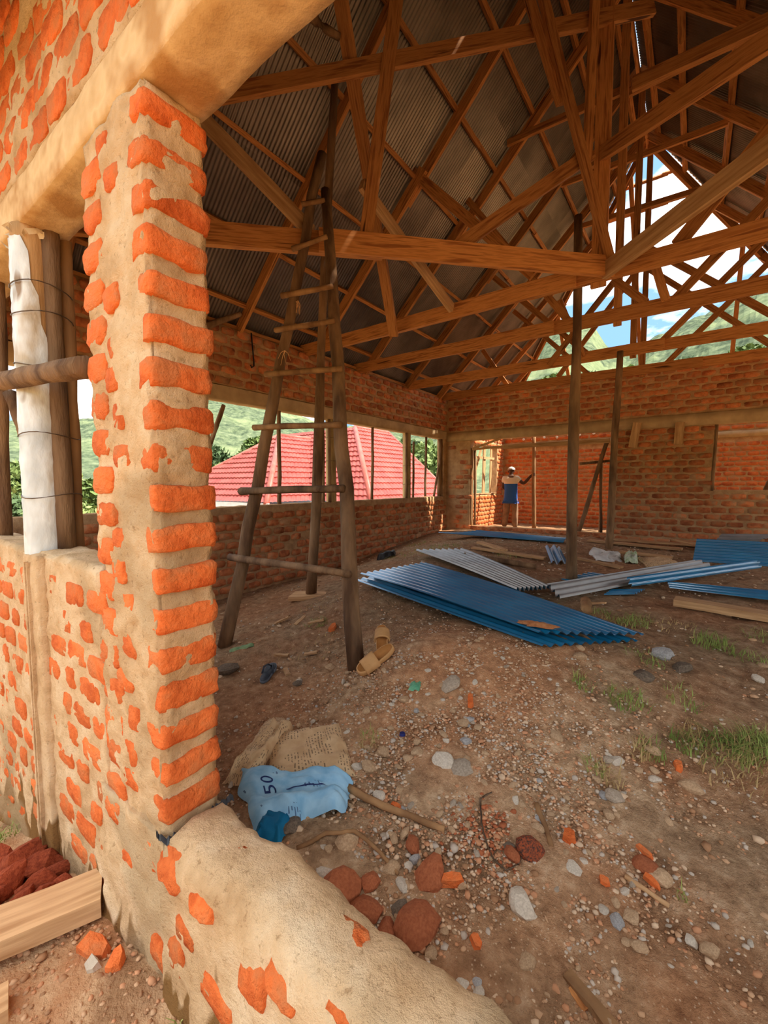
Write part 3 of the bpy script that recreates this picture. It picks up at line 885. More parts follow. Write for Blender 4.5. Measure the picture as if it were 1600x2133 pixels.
# straw ties on the ladder
strawm = M('straw_tie', srgb(200, 150, 100), srgb(226, 180, 130), 8, .9, .2, 30)
for (p, n) in ((f1(.70).lerp(f2(.73), .35), 7), (f1(.60).lerp(f2(.64), .2), 4)):
    V, F = [], []
    for k in range(n):
        a = Vector((random.uniform(-.02, .02), -.09, 0)); b = a + Vector((random.uniform(-.09, .09), random.uniform(-.03, .02), -random.uniform(.06, .14)))
        vs, fs = pole_vf([a, (a + b) / 2 + Vector((random.uniform(-.02, .02), 0, .02)), b], [.003, .003, .002], 4, 0, k)
        q = len(V); V += vs; F += [tuple(i + q for i in f) for f in fs]
    mesh('straw_tie', V, F, strawm, lad, mw=Matrix.Translation(p))

# white wrapped column in the window beside the pillar
m_wrap = M('white_plastic_wrap', srgb(206, 208, 206), srgb(238, 240, 238), 6, .35, .6, 22, stretch=(1, 1, .5), c3=srgb(196, 176, 148), spec=.5, spots=(srgb(150, 120, 84), 9, .66))
m_wire = M('binding_wire', srgb(86, 70, 56), srgb(120, 98, 78), 20, .5, .1, 20, metal=.6)
m_formboard = M('form_board', srgb(176, 132, 84), srgb(206, 160, 108), 3, .85, .3, 14, stretch=(9, 9, 1))
wc = empty('wrapped_column', (-2.345, .67, 1.20), 'white plastic wrapped concrete column bound with poles and wire on the front sill', 'column')
def tube(name, pts, rad, mat, parent, sides=16, jit=.02, mwl=None):
    o0 = Vector(pts[0])
    vs, fs = pole_vf([Vector(p) - o0 for p in pts], rad, sides, jit, 3)
    return mesh(name, vs, fs, mat, parent, smooth=True, mw=Matrix.Translation(o0))
cz = [1.19 + 1.42 * i / 24 for i in range(25)]
colx = lambda z: -2.405 + .014 * (z - 1.2)
tube('concrete_core', [(colx(z), .645, z) for z in cz], [.068] * 25, m_formboard, wc, 16, .015)
V, F = [], []
na = 14
for j, z in enumerate(cz[:-1]):
    t = j / 23
    a0 = math.radians(-150 + 4 * math.sin(j * 1.3)); a1w = math.radians(60 - 95 * max(0, t - .45) / .55 + 7 * math.sin(j * 2.1))
    for k in range(na + 1):
        a = a0 + (a1w - a0) * k / na
        r = .0725 + .0035 * math.sin(k * 2.3 + j * 1.9) * (1 if 0 < k < na else .2) + random.uniform(-.0012, .0012)
        V.append((colx(z) + r * math.cos(a), .645 + r * math.sin(a), z))
F = [(j * (na + 1) + k, j * (na + 1) + k + 1, (j + 1) * (na + 1) + k + 1, (j + 1) * (na + 1) + k) for j in range(23) for k in range(na)]
mesh('plastic_wrap', V, F, m_wrap, wc, smooth=True)
pole('form_pole', (-2.335, .708, 1.19), (-2.325, .70, 2.61), .036, .034, m_bark, wc, bend=.004)
pole('form_pole', (-2.40, .768, 1.19), (-2.365, .765, 2.61), .032, .030, m_bark_pale, wc, bend=.004)
for z in (1.45, 1.72, 2.02, 2.24, 2.36):
    pts = []
    for k in range(21):
        a = 2 * math.pi * k / 20
        pts.append((-2.385 + .098 * math.cos(a + .0), .678 + .112 * math.sin(a), z + .01 * math.sin(a * 2 + z * 9)))
    vs, fs = pole_vf([Vector(p) for p in pts], [.0025] * 21, 5, 0, 1)
    mesh('binding_wire', vs, fs, m_wire, wc)
V, F = [], []
for k in range(26):                                 # torn end of the wrap under the beam
    a = random.uniform(0, 6.28); r = random.uniform(.05, .085)
    c = Vector((-2.39 + r * math.cos(a), .64 + r * math.sin(a), 2.56 + random.uniform(-.03, .03)))
    d1 = Vector((random.uniform(-1, 1), random.uniform(-1, 1), random.uniform(-1, 1))).normalized() * .03
    d2 = Vector((random.uniform(-1, 1), random.uniform(-1, 1), random.uniform(-1, 1))).normalized() * .022
    q = len(V); V += [c - d1, c + d2, c + d1 + Vector((0, 0, .008)), c - d2]; F.append((q, q + 1, q + 2, q + 3))
mesh('torn_sacking', V, F, M('sacking', srgb(214, 184, 140), srgb(236, 214, 178), 9, .9, .4, 40), wc)
prop((-1.70, .598, 1.905), (-3.3, .50, 2.02), .040, .044, m_bark, 'dark pole lashed level across the white wrapped column', 'cross_pole', bend=.004)
prop((-3.24, .685, 1.18), (-3.10, .685, 2.60), .034, .03, m_bark, 'thin dark upright pole on the front sill at the edge of the window')
prop((-3.05, .70, 2.0), (-2.80, .72, 1.62), .03, .026, m_bark, 'short dark slanting pole behind the white wrapped column')

# poles and columns on the side parapet
xs = XL - .09
for y, z0, z1, r, mt, lab in [(4.265, 1.18, 2.62, .032, m_bark, 'thin pole on the side parapet just past the ladder leg'),
                              (5.22, 1.18, 2.62, .030, m_bark, 'thin dark pole tied against the first tan column of the side parapet'),
                              (6.57, 1.18, 2.62, .030, m_bark, 'slim wavy pole alone in front of the red roof ridge'),
                              (8.08, 1.18, 2.45, .028, m_bark, 'short dark pole leaning on the second tan column'),
                              (8.62, 1.18, 2.62, .030, m_bark, 'thin pole near the partition end of the side parapet'),
                              (9.29, 1.18, 2.62, .055, m_bark, 'thick dark post where the side parapet meets the partition')]:
    prop((xs, y, z0), (xs + random.uniform(-.01, .01), y + .02, z1), r, r * .9, mt, lab, 'parapet_pole', 'poles on the side parapet', bend=.012)
prop((xs, 9.02, 1.18), (xs, 9.42, 2.45), .03, .026, m_bark, 'pole slanting across the last gap of the side parapet', 'parapet_pole', 'poles on the side parapet')
prop((xs, 3.12, 1.95), (xs, 3.36, 2.55), .032, .03, m_bark, 'pole end slanting beside the brick pillar against the hillside', 'parapet_pole', 'poles on the side parapet')
m_tancol = M('poured_column', srgb(150, 122, 84), srgb(196, 166, 118), 3, .85, .4, 16, stretch=(6, 6, 1))
for y, r, lab in [(5.42, .085, 'tan ribbed column form on the side parapet behind the ladder'), (7.82, .085, 'tan column form on the side parapet near the partition')]:
    e = empty('column_form', (xs, y, 1.19), lab, 'column', 'column forms on the side parapet')
    V, F = [], []
    n = 18
    for j in range(13):
        for k in range(n):
            a = 2 * math.pi * k / n
            rr_ = r * (1 + .05 * (k % 3 - 1))
            V.append((xs + rr_ * math.cos(a), y + rr_ * math.sin(a), 1.19 + 1.42 * j / 12))
    F = [(j * n + k, j * n + (k + 1) % n, (j + 1) * n + (k + 1) % n, (j + 1) * n + k) for j in range(12) for k in range(n)]
    mesh('staves', V, F, m_tancol, e)
    pole('form_pole', (xs + .06, y - r - .02, 1.19), (xs + .06, y - r - .02, 2.6), .026, .024, m_bark, e, bend=.004)
    for z in (1.5, 1.9, 2.3):
        vs, fs = pole_vf([Vector((xs + (r + .012) * math.cos(a), y + (r + .012) * math.sin(a), z)) for a in [2 * math.pi * k / 16 for k in range(17)]], [.004] * 17, 5, 0, 1)
        mesh('binding_wire', vs, fs, m_wire, e)
# black hook of rebar on the upper wall and a stub branch
m_black = M('black_iron', srgb(28, 26, 26), srgb(50, 46, 44), 10, .5, .2, 30, metal=.4)
vs, fs = pole_vf([Vector((XL + .05, 3.72, 3.56)), Vector((XL + .06, 3.725, 3.4)), Vector((XL + .06, 3.745, 3.18)), Vector((XL + .065, 3.74, 3.12)), Vector((XL + .07, 3.70, 3.09)), Vector((XL + .07, 3.68, 3.12))], [.010] * 6, 6, 0, 1)
tag(mesh('iron_strap', vs, fs, m_black, smooth=True), 'black iron strap hanging down the upper brickwork beside the pillar', 'strap')
prop((-4.9, 3.0, 3.42), (-4.82, 3.46, 3.70), .045, .03, m_bark, 'short branch stub on top of the side wall beside the pillar', 'branch_stub', cat='branch')
prop((-2.95, 2.35, 5.42), (-2.62, 2.95, 5.36), .05, .03, m_bark, 'crooked dark branch under the near hip beside the ring beam', 'branch_stub', cat='branch', bend=.12)

# boards and poles at the partition
for (a, b, lab) in [((-.905, 9.44, 2.66), (-.975, 9.44, 2.19), 'short board nailed aslant under the ring beam beside the doorway'), ((-.24, 9.44, 2.61), (-.255, 9.44, 2.21), 'short upright board nailed under the ring beam near the window hole')]:
    tag(timber('nailed_board', a, b, .04, .14, m_wood_pale, up=(1, 0, 0)), lab, 'board', 'boards on the partition')
tag(timber('form_board', (-4.34, 9.55, 2.33), (-3.45, 9.55, 2.36), .05, .05, m_wood_pale), 'short form board at the head of the doorway near the side wall', 'board')
tag(timber('form_board', (-3.55, 9.55, 2.345), (-1.38, 9.55, 2.36), .05, .09, m_wood_pale), 'form board across the head of the doorway', 'board')
tag(timber('form_board', (-4.30, 9.47, 2.34), (-3.62, 9.47, 2.53), .03, .05, m_wood_pale), 'slanting board at the upper corner of the doorway', 'board')
dfr = empty('door_1', (-4.37, 9.6, .45)); dfr['kind'] = 'structure'; dfr['label'] = 'rough doorway lining of pole uprights'
pole('jamb_pole', (-4.345, 9.55, .42), (-4.36, 9.55, 2.36), .04, .035, m_bark_pale, dfr, bend=.006)
pole('jamb_pole', (-4.30, 9.66, .42), (-4.31, 9.66, 2.36), .03, .03, m_bark, dfr, bend=.006)
prop((-1.93, 9.62, .48), (-1.44, 9.60, 2.36), .045, .04, m_bark, 'dark pole leaning across the doorway')
prop((-1.50, 9.62, .46), (-1.55, 9.62, 2.1), .028, .026, m_bark, 'thin upright pole at the doorway edge, darker of the two')
prop((-1.60, 10.0, .28), (-1.57, 10.0, 2.0), .022, .02, m_wood_pale, 'thin pale upright stick behind the doorway edge')
prop((-3.36, 11.32, .25), (-3.41, 11.32, 2.75), .055, .05, m_bark_pale, 'pale pole post held by the man in the far room')
tag(timber('cross_stick', (-1.95, 9.66, 1.92), (-1.38, 9.66, 1.96), .05, .05, m_bark), 'dark short stick fixed across the leaning pole in the doorway', 'stick')
m_lump = M('lump_white', srgb(226, 220, 206), srgb(244, 240, 230), 9, .9, .4, 40)
for k in range(9):  # row of small white lumps on the far room wall
    u = -3.1 + k * .125 + random.uniform(-.03, .03)
    bm = bmesh.new(); bmesh.ops.create_icosphere(bm, subdivisions=1, radius=.045)
    for v in bm.verts: v.co *= random.uniform(.7, 1.15)
    me = bpy.data.meshes.new('white_lump'); bm.to_mesh(me); bm.free(); me.materials.append(m_lump)
    o = obj('white_lump', me, wall_far, Matrix.Translation((-5.02 + k * .33 + random.uniform(-.05, .05), 13.37, 2.92 + random.uniform(-.06, .05))))
# boards in the far room window
w2 = empty('window_2', (XL, 11.9, 1.2)); w2['kind'] = 'structure'; w2['label'] = 'open window of the far room crossed by rough boards'
timber('window_board', (XL - .05, 11.35, 1.2), (XL - .05, 11.30, 2.6), .03, .12, m_wood_pale, w2, up=(0, 1, 0))
timber('window_board', (XL - .06, 11.95, 1.2), (XL - .06, 12.0, 2.6), .03, .16, m_wood_pale, w2, up=(0, 1, 0))
timber('window_board', (XL - .05, 12.45, 1.2), (XL - .05, 12.5, 2.6), .03, .10, m_wood_pale, w2, up=(0, 1, 0))
timber('window_board', (XL - .08, 11.0, 1.3), (XL - .08, 11.8, 2.5), .03, .10, m_wood_pale, w2)
timber('window_board', (XL - .02, 11.2, 2.25), (XL - .02, 12.7, 2.28), .03, .07, m_wood_pale, w2)
timber('window_sill', (XL - .09, 10.95, 1.215), (XL - .09, 12.85, 1.215), .2, .03, m_wood_pale, w2)
# window hole lining
w1 = empty('window_1', (WX0, YB, WZ0)); w1['kind'] = 'structure'; w1['label'] = 'bare window hole in the partition with a dark pole jamb'
pole('jamb_pole', (WX0 - .01, YB + .02, WZ0 - .02), (WX0 + .01, YB + .02, WZ1), .03, .03, m_bark, w1, bend=.006)
prop((1.02, 10.2, 1.30), (1.25, 10.2, 2.0), .04, .04, m_bark, 'dark leaning pole seen inside the window hole')

# ------------------------------------------------------------------ sheets on the floor
def two_sided(name, top, under, rough=.32):
    g = NG(name)
    ge = g.n('NewGeometry'); t = g.n('TexCoord')
    n1 = g.n('TexNoise', Scale=3.0, Detail=5); g.l(t.outputs['Object'], n1.inputs['Vector'])
    mpn = g.n('Mapping', Scale=(1, 1, 1)); 
    a = g.ramp(n1.outputs['Fac'], [(.35, top[0]), (.65, top[1])])
    b = g.ramp(n1.outputs['Fac'], [(.35, under[0]), (.65, under[1])])
    mx = g.n('Mix', data_type='RGBA'); g.l(ge.outputs['Backfacing'], mx.inputs[0]); g.l(a, mx.inputs[6]); g.l(b, mx.inputs[7])
    g.l(mx.outputs[2], g.b.inputs['Base Color'])
    g.b.inputs['Roughness'].default_value = rough
    g.b.inputs['Specular IOR Level'].default_value = .6
    g.b.inputs['Coat Weight'].default_value = 1.0
    g.b.inputs['Coat IOR'].default_value = 1.9
    g.b.inputs['Coat Roughness'].default_value = .2
    mr = g.n('MapRange'); mr.inputs[3].default_value = .2; mr.inputs[4].default_value = .8
    g.l(ge.outputs['Backfacing'], mr.inputs[0]); g.l(mr.outputs[0], g.b.inputs['Metallic'])
    return g.m
m_blue = two_sided('blue_coated_sheet', (srgb(16, 112, 158), srgb(30, 136, 184)), (srgb(150, 146, 144), srgb(184, 182, 180)))
m_galv = two_sided('grey_coated_sheet', (srgb(112, 107, 104), srgb(142, 137, 134)), (srgb(20, 110, 156), srgb(30, 126, 174)), .5)
m_galv.node_tree.nodes['Principled BSDF'].inputs['Coat Weight'].default_value = .25
def floor_sheet(label, LN, LF, RN, RF, nc, amp, mat, sag=0.0, cat='metal sheet', flip=False, warp=0.0, name='corrugated_sheet'):
    LN, LF, RN, RF = map(Vector, (LN, LF, RN, RF))
    nv, nu = nc * 8, 14
    c0 = (LN + LF + RN + RF) / 4
    up = (RN - LN).cross(LF - LN).normalized()
    if up.z < 0: up = -up
    V, F = [], []
    for j in range(nv + 1):
        v = j / nv
        for i in range(nu + 1):
            u = i / nu
            p = LN.lerp(RN, u).lerp(LF.lerp(RF, u), v)
            p = p + up * (amp * math.sin(2 * math.pi * nc * v) - sag * math.sin(math.pi * u) + warp * math.sin(math.pi * v) * (u - .5))
            V.append(p - c0)
    for j in range(nv):
        for i in range(nu):
            a = j * (nu + 1) + i
            F.append((a, a + 1, a + nu + 2, a + nu + 1) if not flip else (a, a + nu + 1, a + nu + 2, a + 1))
    o = mesh(name, V, F, mat, smooth=True, mw=Matrix.Translation(c0))
    return tag(o, label, cat, 'loose roofing sheets on the floor')
shA = floor_sheet('large blue corrugated sheet on top, its far end shining white, sandy at the tip', (-2.80, 3.41, .56), (-2.54, 4.30, .575), (-.755, 2.68, .565), (-.24, 3.40, .455), 11, .011, m_blue, sag=-.02)
shB = floor_sheet('blue sheet lying under the large shiny one, showing along its near edge', (-2.84, 3.36, .50), (-2.57, 4.25, .515), (-.715, 2.625, .505), (-.27, 3.33, .425), 10, .011, m_blue)
floor_sheet('silvery sheet with pale stripes lying past the large blue one', (-3.154, 5.083, .56), (-2.62, 5.60, .56), (-1.28, 3.82, .53), (-1.06, 4.15, .52), 8, .024, m_galv, sag=-.015)
floor_sheet('thin blue-grey sheet lying before the doorway', (-4.10, 7.45, .53), (-3.5, 8.1, .56), (-1.75, 7.55, .505), (-1.78, 7.95, .53), 10, .011, m_blue, warp=.05)
floor_sheet('long narrow grey folded sheet beside the tall pole prop', (-.935, 3.96, .47), (-1.12, 4.22, .53), (.27, 6.35, .50), (.05, 6.52, .55), 3, .028, m_galv)
floor_sheet('narrow blue strip sheet resting on the grey folded one', (-.455, 4.70, .50), (-.50, 4.80, .57), (.675, 6.58, .51), (.66, 6.75, .58), 2, .022, m_blue)
floor_sheet('long blue strip running to the picture edge near the loose plank', (-.16, 5.2, .43), (-.19, 5.34, .47), (.80, 5.13, .44), (.80, 5.42, .48), 3, .018, m_blue)
floor_sheet('blue scrap of sheet under the grey folded one, at the pole prop foot', (-1.16, 4.95, .43), (-.95, 5.55, .44), (-.62, 4.85, .43), (-.45, 5.35, .44), 6, .012, m_blue)
floor_sheet('small blue corner poking from under the narrow strip sheet', (-.66, 4.50, .43), (-.62, 4.75, .44), (-.42, 4.70, .43), (-.36, 4.95, .44), 4, .012, m_blue)
floor_sheet('blue sheet propped up facing the camera by the far planks', (.026, 6.85, .48), (.06, 7.05, .76), (1.05, 6.98, .48), (1.05, 7.2, .76), 8, .012, m_blue)
floor_sheet('grey sheet lying behind the propped blue one', (.20, 7.2, .62), (.35, 7.75, .78), (.50, 7.3, .62), (.95, 7.9, .80), 5, .014, m_galv)
floor_sheet('small bent rusty grey piece of ridge sheet', (-1.46, 5.70, .47), (-1.32, 5.92, .47), (-1.76, 6.5, .56), (-1.60, 6.65, .57), 2, .03, m_galv)
# sand spilled on the blue sheet
m_sand = M('spilt_sand', srgb(176, 110, 66), srgb(206, 142, 92), 30, .95, .8, 60)
def blob(name, c, rx, ry, h, mat, parent=None, n=22, label=None, cat=None, seed=1):
    rr = random.Random(seed)
    V = [Vector((0, 0, h))]
    for q in (.5, 1.0):
        for k in range(n):
            a = 2 * math.pi * k / n
            j = 1 + rr.uniform(-.35, .25) * q
            V.append(Vector((rx * q * j * math.cos(a), ry * q * j * math.sin(a), h * (.8 if q < 1 else 0) * rr.uniform(.6, 1.1) - (.004 if q == 1 else 0))))
    F = [(0, 1 + k, 1 + (k + 1) % n) for k in range(n)] + [(1 + k, 1 + n + k, 1 + n + (k + 1) % n, 1 + (k + 1) % n) for k in range(n)]
    o = mesh(name, V, F, mat, parent, smooth=True, mw=Matrix.Translation(c))
    return tag(o, label, cat)
so = blob('spilt_sand', (-.80, 2.79, .583), .13, .06, .014, m_sand, label='reddish sand spilt on the tip of the large blue sheet', cat='sand')
so.rotation_euler = (0, .06, .35)

# ------------------------------------------------------------------ planks, logs, sticks
def plank(a, b, w, t, label, mat=None, name='loose_plank', lift=0, grp='loose planks on the floor'):
    a, b = Vector(a), Vector(b)
    a.z += t / 2 + lift; b.z += t / 2 + lift
    return tag(timber(name, a, b, w, t, mat or m_wood_pale, bow=.01), label, 'plank', grp)
plank((-.10, 4.57, .42), (.75, 4.50, .40), .17, .055, 'thick pale plank lying alone in the sun-dried grass by the picture edge')
plank((-2.73, 6.07, .50), (-1.60, 5.92, .47), .10, .03, 'long thin plank between the silvery sheet and the doorway')
plank((-2.80, 6.50, .53), (-2.22, 6.05, .51), .12, .03, 'short plank lying across the long thin one before the doorway')
plank((-1.50, 8.35, .46), (-.11, 8.15, .45), .14, .03, 'plank lying beside the pole prop before the partition')
plank((-.86, 7.2, .46), (-.20, 7.1, .45), .12, .03, 'short plank between the white rag and the far planks')
plank((-1.35, 9.15, .42), (1.4, 8.9, .44), .14, .035, 'long plank along the foot of the partition')
plank((-.75, 8.75, .46), (.30, 8.6, .47), .14, .03, 'plank on the near side of the heap along the partition')
plank((.45, 8.2, .48), (-.25, 9.0, .50), .11, .03, 'plank crossing the heap along the partition aslant')
plank((.35, 8.55, .50), (1.5, 8.45, .50), .14, .03, 'plank at the window end of the heap along the partition')
plank((-1.29, 6.34, .45), (-.70, 6.05, .43), .09, .025, 'thin plank running from the pole prop towards the white rag')
def log(pts, r, label, mat, name='stick', cat='stick', lift=None, sides=7):
    pts = [Vector(p) for p in pts]
    out = []
    for i in range(len(pts) - 1):
        for k in range(4): out.append(pts[i].lerp(pts[i + 1], k / 4))
    out.append(pts[-1])
    for k in range(len(out)): out[k] = out[k] + Vector((random.uniform(-1, 1), random.uniform(-1, 1), 0)) * r * .4 + Vector((0, 0, r * .7 if lift is None else lift))
    o0 = out[0].copy()
    vs, fs = pole_vf([p - o0 for p in out], [r * (1 - .3 * i / len(out)) for i in range(len(out))], sides, .1, 5)
    return tag(mesh(name, vs, fs, mat, smooth=True, mw=Matrix.Translation(o0)), label, cat, 'loose sticks on the floor')
log([(-2.48, 5.22, .50), (-1.55, 5.30, .45)], .045, 'dark log lying behind the silvery sheet', m_bark, 'log')
log([(-.70, 3.92, .46), (-.645, 3.60, .47)], .045, 'short cut log end beside the grey folded sheet', m_bark_pale, 'log')
log([(-1.20, 1.36, .14), (-1.0, 1.364, .14), (-.745, 1.42, .125)], .017, 'pale peeled branch sticking out from under the sacks', m_bark_pale)
log([(-1.16, 1.03, .12), (-1.096, 1.12, .15), (-1.013, 1.193, .15), (-.899, 1.196, .125), (-.801, 1.181, .10)], .009, 'curved dry root arching by the worn sill', m_bark_pale)
log([(-.149, 1.662, .09), (-.012, 1.644, .07)], .010, 'thin pale curved stick on the brown soil', m_wood_pale)
log([(-.482, 1.743, .155), (-.384, 1.608, .115)], .012, 'splintered stick beside the burnt red stone', m_bark_pale)
log([(-.653, 1.68, .17), (-.684, 1.626, .165), (-.638, 1.535, .14), (-.596, 1.478, .12), (-.543, 1.431, .11), (-.494, 1.423, .105), (-.466, 1.468, .11), (-.465, 1.519, .115)], .004, 'bent rusty wire loop by the crushed red brick', m_wire, 'bent_wire', 'wire')
plank((-.251, 1.259, .042), (-.10, 1.20, .03), .035, .015, 'grey weathered lath at the bottom of the picture', m_bark_pale)
plank((-.233, 1.236, .035), (-.186, 1.208, .03), .025, .012, 'orange wood chip beside the grey lath', m_wood)
chip_sp = [(-2.885, 2.577, .21, .16), (-2.65, 2.15, .13, .12), (-2.77, 2.63, .235, .14), (-2.32, 2.0, .11, .11), (-.58, 4.07, .45, .16), (-2.42, 2.25, .155, .1), (-3.2, 2.6, .15, .13)]
for i, (x, y, z, L) in enumerate(chip_sp):
    a = random.uniform(0, 3.1)
    tag(timber('wood_chip', (x, y, z + .012), (x + L * math.cos(a), y + L * math.sin(a), gz(x + L * math.cos(a), y + L * math.sin(a)) + .012), .035, .014, m_wood_pale), 'pale wood chip scattered near the ladder', 'wood chip', 'wood chips near the ladder')
# ------------------------------------------------------------------ stones, gravel, fragments
STONES = [(-0.667, 1.093, 0.064, 0.139, 'r'), (-0.715, 1.25, 0.084, 0.12, 'r'), (-0.448, 1.55, 0.104, 0.105, 'rb'), (-0.497, 1.495, 0.105, 0.072, 'r'), (-1.067, 2.104, 0.352, 0.122, 'g'), (-0.902, 1.697, 0.193, 0.117, 'w'), (-0.813, 1.706, 0.19, 0.099, 'g'), (-1.91, 1.547, 0.096, 0.123, 't'), (-2.814, 1.835, 0.078, 0.168, 'd'), (-1.256, 1.077, 0.12, 0.1, 'd'), (-1.029, 1.169, 0.116, 0.097, 't'), (-0.836, 1.186, 0.097, 0.063, 't'), (-0.773, 1.164, 0.091, 0.051, 'w'), (-0.421, 1.359, 0.073, 0.101, 'w'), (-0.303, 1.568, 0.092, 0.073, 'w'), (-0.283, 1.626, 0.098, 0.046, 'w'), (-0.041, 1.735, 0.084, 0.079, 't'), (-0.15, 1.494, 0.062, 0.05, 'b'), (-0.113, 1.533, 0.064, 0.057, 't'), (-0.354, 1.215, 0.046, 0.055, 't'), (-0.225, 1.98, 0.153, 0.091, 'g'), (-0.262, 1.959, 0.159, 0.045, 'b'), (-0.123, 3.247, 0.376, 0.125, 'b'), (-0.013, 3.136, 0.348, 0.112, 'd'), (-0.526, 2.761, 0.418, 0.089, 't'), (-0.554, 2.871, 0.437, 0.068, 't'), (0.037, 2.215, 0.169, 0.092, 't'), (-0.928, 1.027, 0.099, 0.133, 'r'), (-0.827, 1.02, 0.082, 0.095, 'r'), (-0.737, 1.018, 0.073, 0.076, 'r'), (-0.869, 1.1, 0.095, 0.068, 'r'), (-1.057, 1.408, 0.138, 0.063, 'w'), (-1.195, 1.517, 0.154, 0.073, 't'), (-1.247, 1.49, 0.148, 0.055, 'w'), (-0.857, 1.849, 0.235, 0.052, 'b'), (-1.185, 1.611, 0.177, 0.08, 't'), (-1.033, 1.687, 0.198, 0.07, 't'), (-1.003, 1.022, 0.107, 0.068, 'w'), (-0.818, 1.304, 0.109, 0.066, 'r'), (-0.519, 1.516, 0.11, 0.044, 'd'), (-0.197, 2.848, 0.348, 0.113, 'd'), (-0.11, 2.325, 0.215, 0.069, 't'), (-0.241, 2.167, 0.203, 0.063, 'w'), (-0.278, 2.147, 0.207, 0.054, 'g'), (-0.089, 2.172, 0.174, 0.056, 'w'), (-0.09, 1.748, 0.092, 0.078, 'r'), (-0.451, 1.653, 0.123, 0.057, 't'), (-0.911, 1.935, 0.27, 0.064, 't'), (0.356, 3.305, 0.324, 0.075, 'w'), (0.396, 3.495, 0.341, 0.072, 't'), (0.254, 4.553, 0.395, 0.122, 't'), (-2.073, 2.187, 0.169, 0.083, 't'), (-1.27, 1.919, 0.28, 0.07, 't'), (0.093, 1.573, 0.051, 0.059, 't'), (0.047, 1.576, 0.054, 0.039, 'w'), (-0.736, 1.098, 0.075, 0.058, 'd'), (-0.597, 1.063, 0.055, 0.044, 't'), (-0.499, 2.124, 0.249, 0.062, 't'), (-2.178, 1.958, 0.108, 0.067, 'd')]
SPECIAL = {0: 'big round red-brown boulder by the worn sill', 1: 'brown boulder behind the big round red-brown one', 2: 'red stone with a soot-blackened foot in the crushed brick', 3: 'narrow upright red stone beside the soot-blackened one',
           4: 'large grey pointed stone high on the gravel mound', 5: 'pale flat stone in the middle of the gravel mound', 6: 'grey flat stone touching the pale one on the gravel mound', 7: 'tan kidney-shaped flat stone above the printed sack',
           8: 'dark grey stone at the foot of the brick pillar', 9: 'dark stone under the pale blue sack', 10: 'tan blocky stone below the peeled branch', 13: 'pale slab-like stone on the brown soil below the crushed brick', 16: 'tan upright stone on the brown soil',
           17: 'blue-grey smooth stone on the brown soil', 20: 'grey stone with a sharp edge at the foot of the mound', 22: 'blue-grey stone below the tip of the blue sheet', 23: 'dark flat stone beside the blue-grey one below the blue sheet', 26: 'tan stone among grass roots', 27: 'half-buried dark red boulder against the worn sill'}
CN = {'r': ('red-brown', srgb(160, 88, 54), srgb(184, 108, 70)), 'rb': ('sooty red', srgb(170, 84, 48), srgb(60, 50, 46)), 'g': ('grey', srgb(164, 146, 126), srgb(194, 176, 154)), 'w': ('pale', srgb(200, 184, 162), srgb(226, 212, 192)),
      't': ('tan', srgb(182, 146, 110), srgb(212, 178, 140)), 'd': ('dark', srgb(98, 84, 70), srgb(134, 116, 98)), 'b': ('blue-grey', srgb(158, 154, 150), srgb(192, 188, 184))}
CM = {k: M('stone_' + k, v[1], v[2], 14, .85, .5, 50, rand=.1) for k, v in CN.items()}
def rock_me(name, mat, seed, sub=2, flat=.62, jag=.28):
    from mathutils import noise as N
    rr = random.Random(seed)
    bm = bmesh.new(); bmesh.ops.create_icosphere(bm, subdivisions=sub, radius=.5)
    off = Vector((seed * 7.3, seed * 1.9, seed))
    planes = [(Vector((rr.uniform(-1, 1), rr.uniform(-1, 1), rr.uniform(-.6, 1))).normalized(), rr.uniform(.30, .42)) for _ in range(6)]
    for v in bm.verts:
        p = v.co * (1 + jag * N.fractal(v.co * 2.2 + off, 1, 2, 3))
        for n_, d_ in planes:
            e = p.dot(n_) - d_
            if e > 0: p = p - n_ * e * .85
        v.co = Vector((p.x * 1.1, p.y * .9, p.z * flat))
    me = bpy.data.meshes.new(name); bm.to_mesh(me); bm.free()
    me.materials.append(mat)
    return me
RM = {k: [rock_me('stone', CM[k], 11 * i + ord(k[0]), 2) for i in range(5)] for k in CN}
for i, (x, y, z, s, c) in enumerate(STONES):
    o = obj('stone', RM[c][i % 5], None)
    o.location = (x, y, gz(x, y) + s * .12)
    o.scale = (s * 1.05, s * 1.05, s * (1.15 if c in 'r rb' else .95))
    o.rotation_euler = (random.uniform(-.3, .3), random.uniform(-.3, .3), random.uniform(0, 6.28))
    nm = CN[c][0]
    if i in SPECIAL: tag(o, SPECIAL[i], 'stone', 'larger stones on the floor')
    else: tag(o, {'red-brown': 'smaller red-brown stone by the sill and the crushed brick', 'sooty red': 'sooty red stone', 'grey': 'small grey stone at the foot of the mound', 'pale': 'smaller pale stone on the gravel and soil', 'tan': 'smaller tan stone on the gravel and soil',
                  'dark': 'smaller dark stone on the gravel and soil', 'blue-grey': 'small blue-grey stone on the gravel'}[nm], 'stone', nm + ' stones')
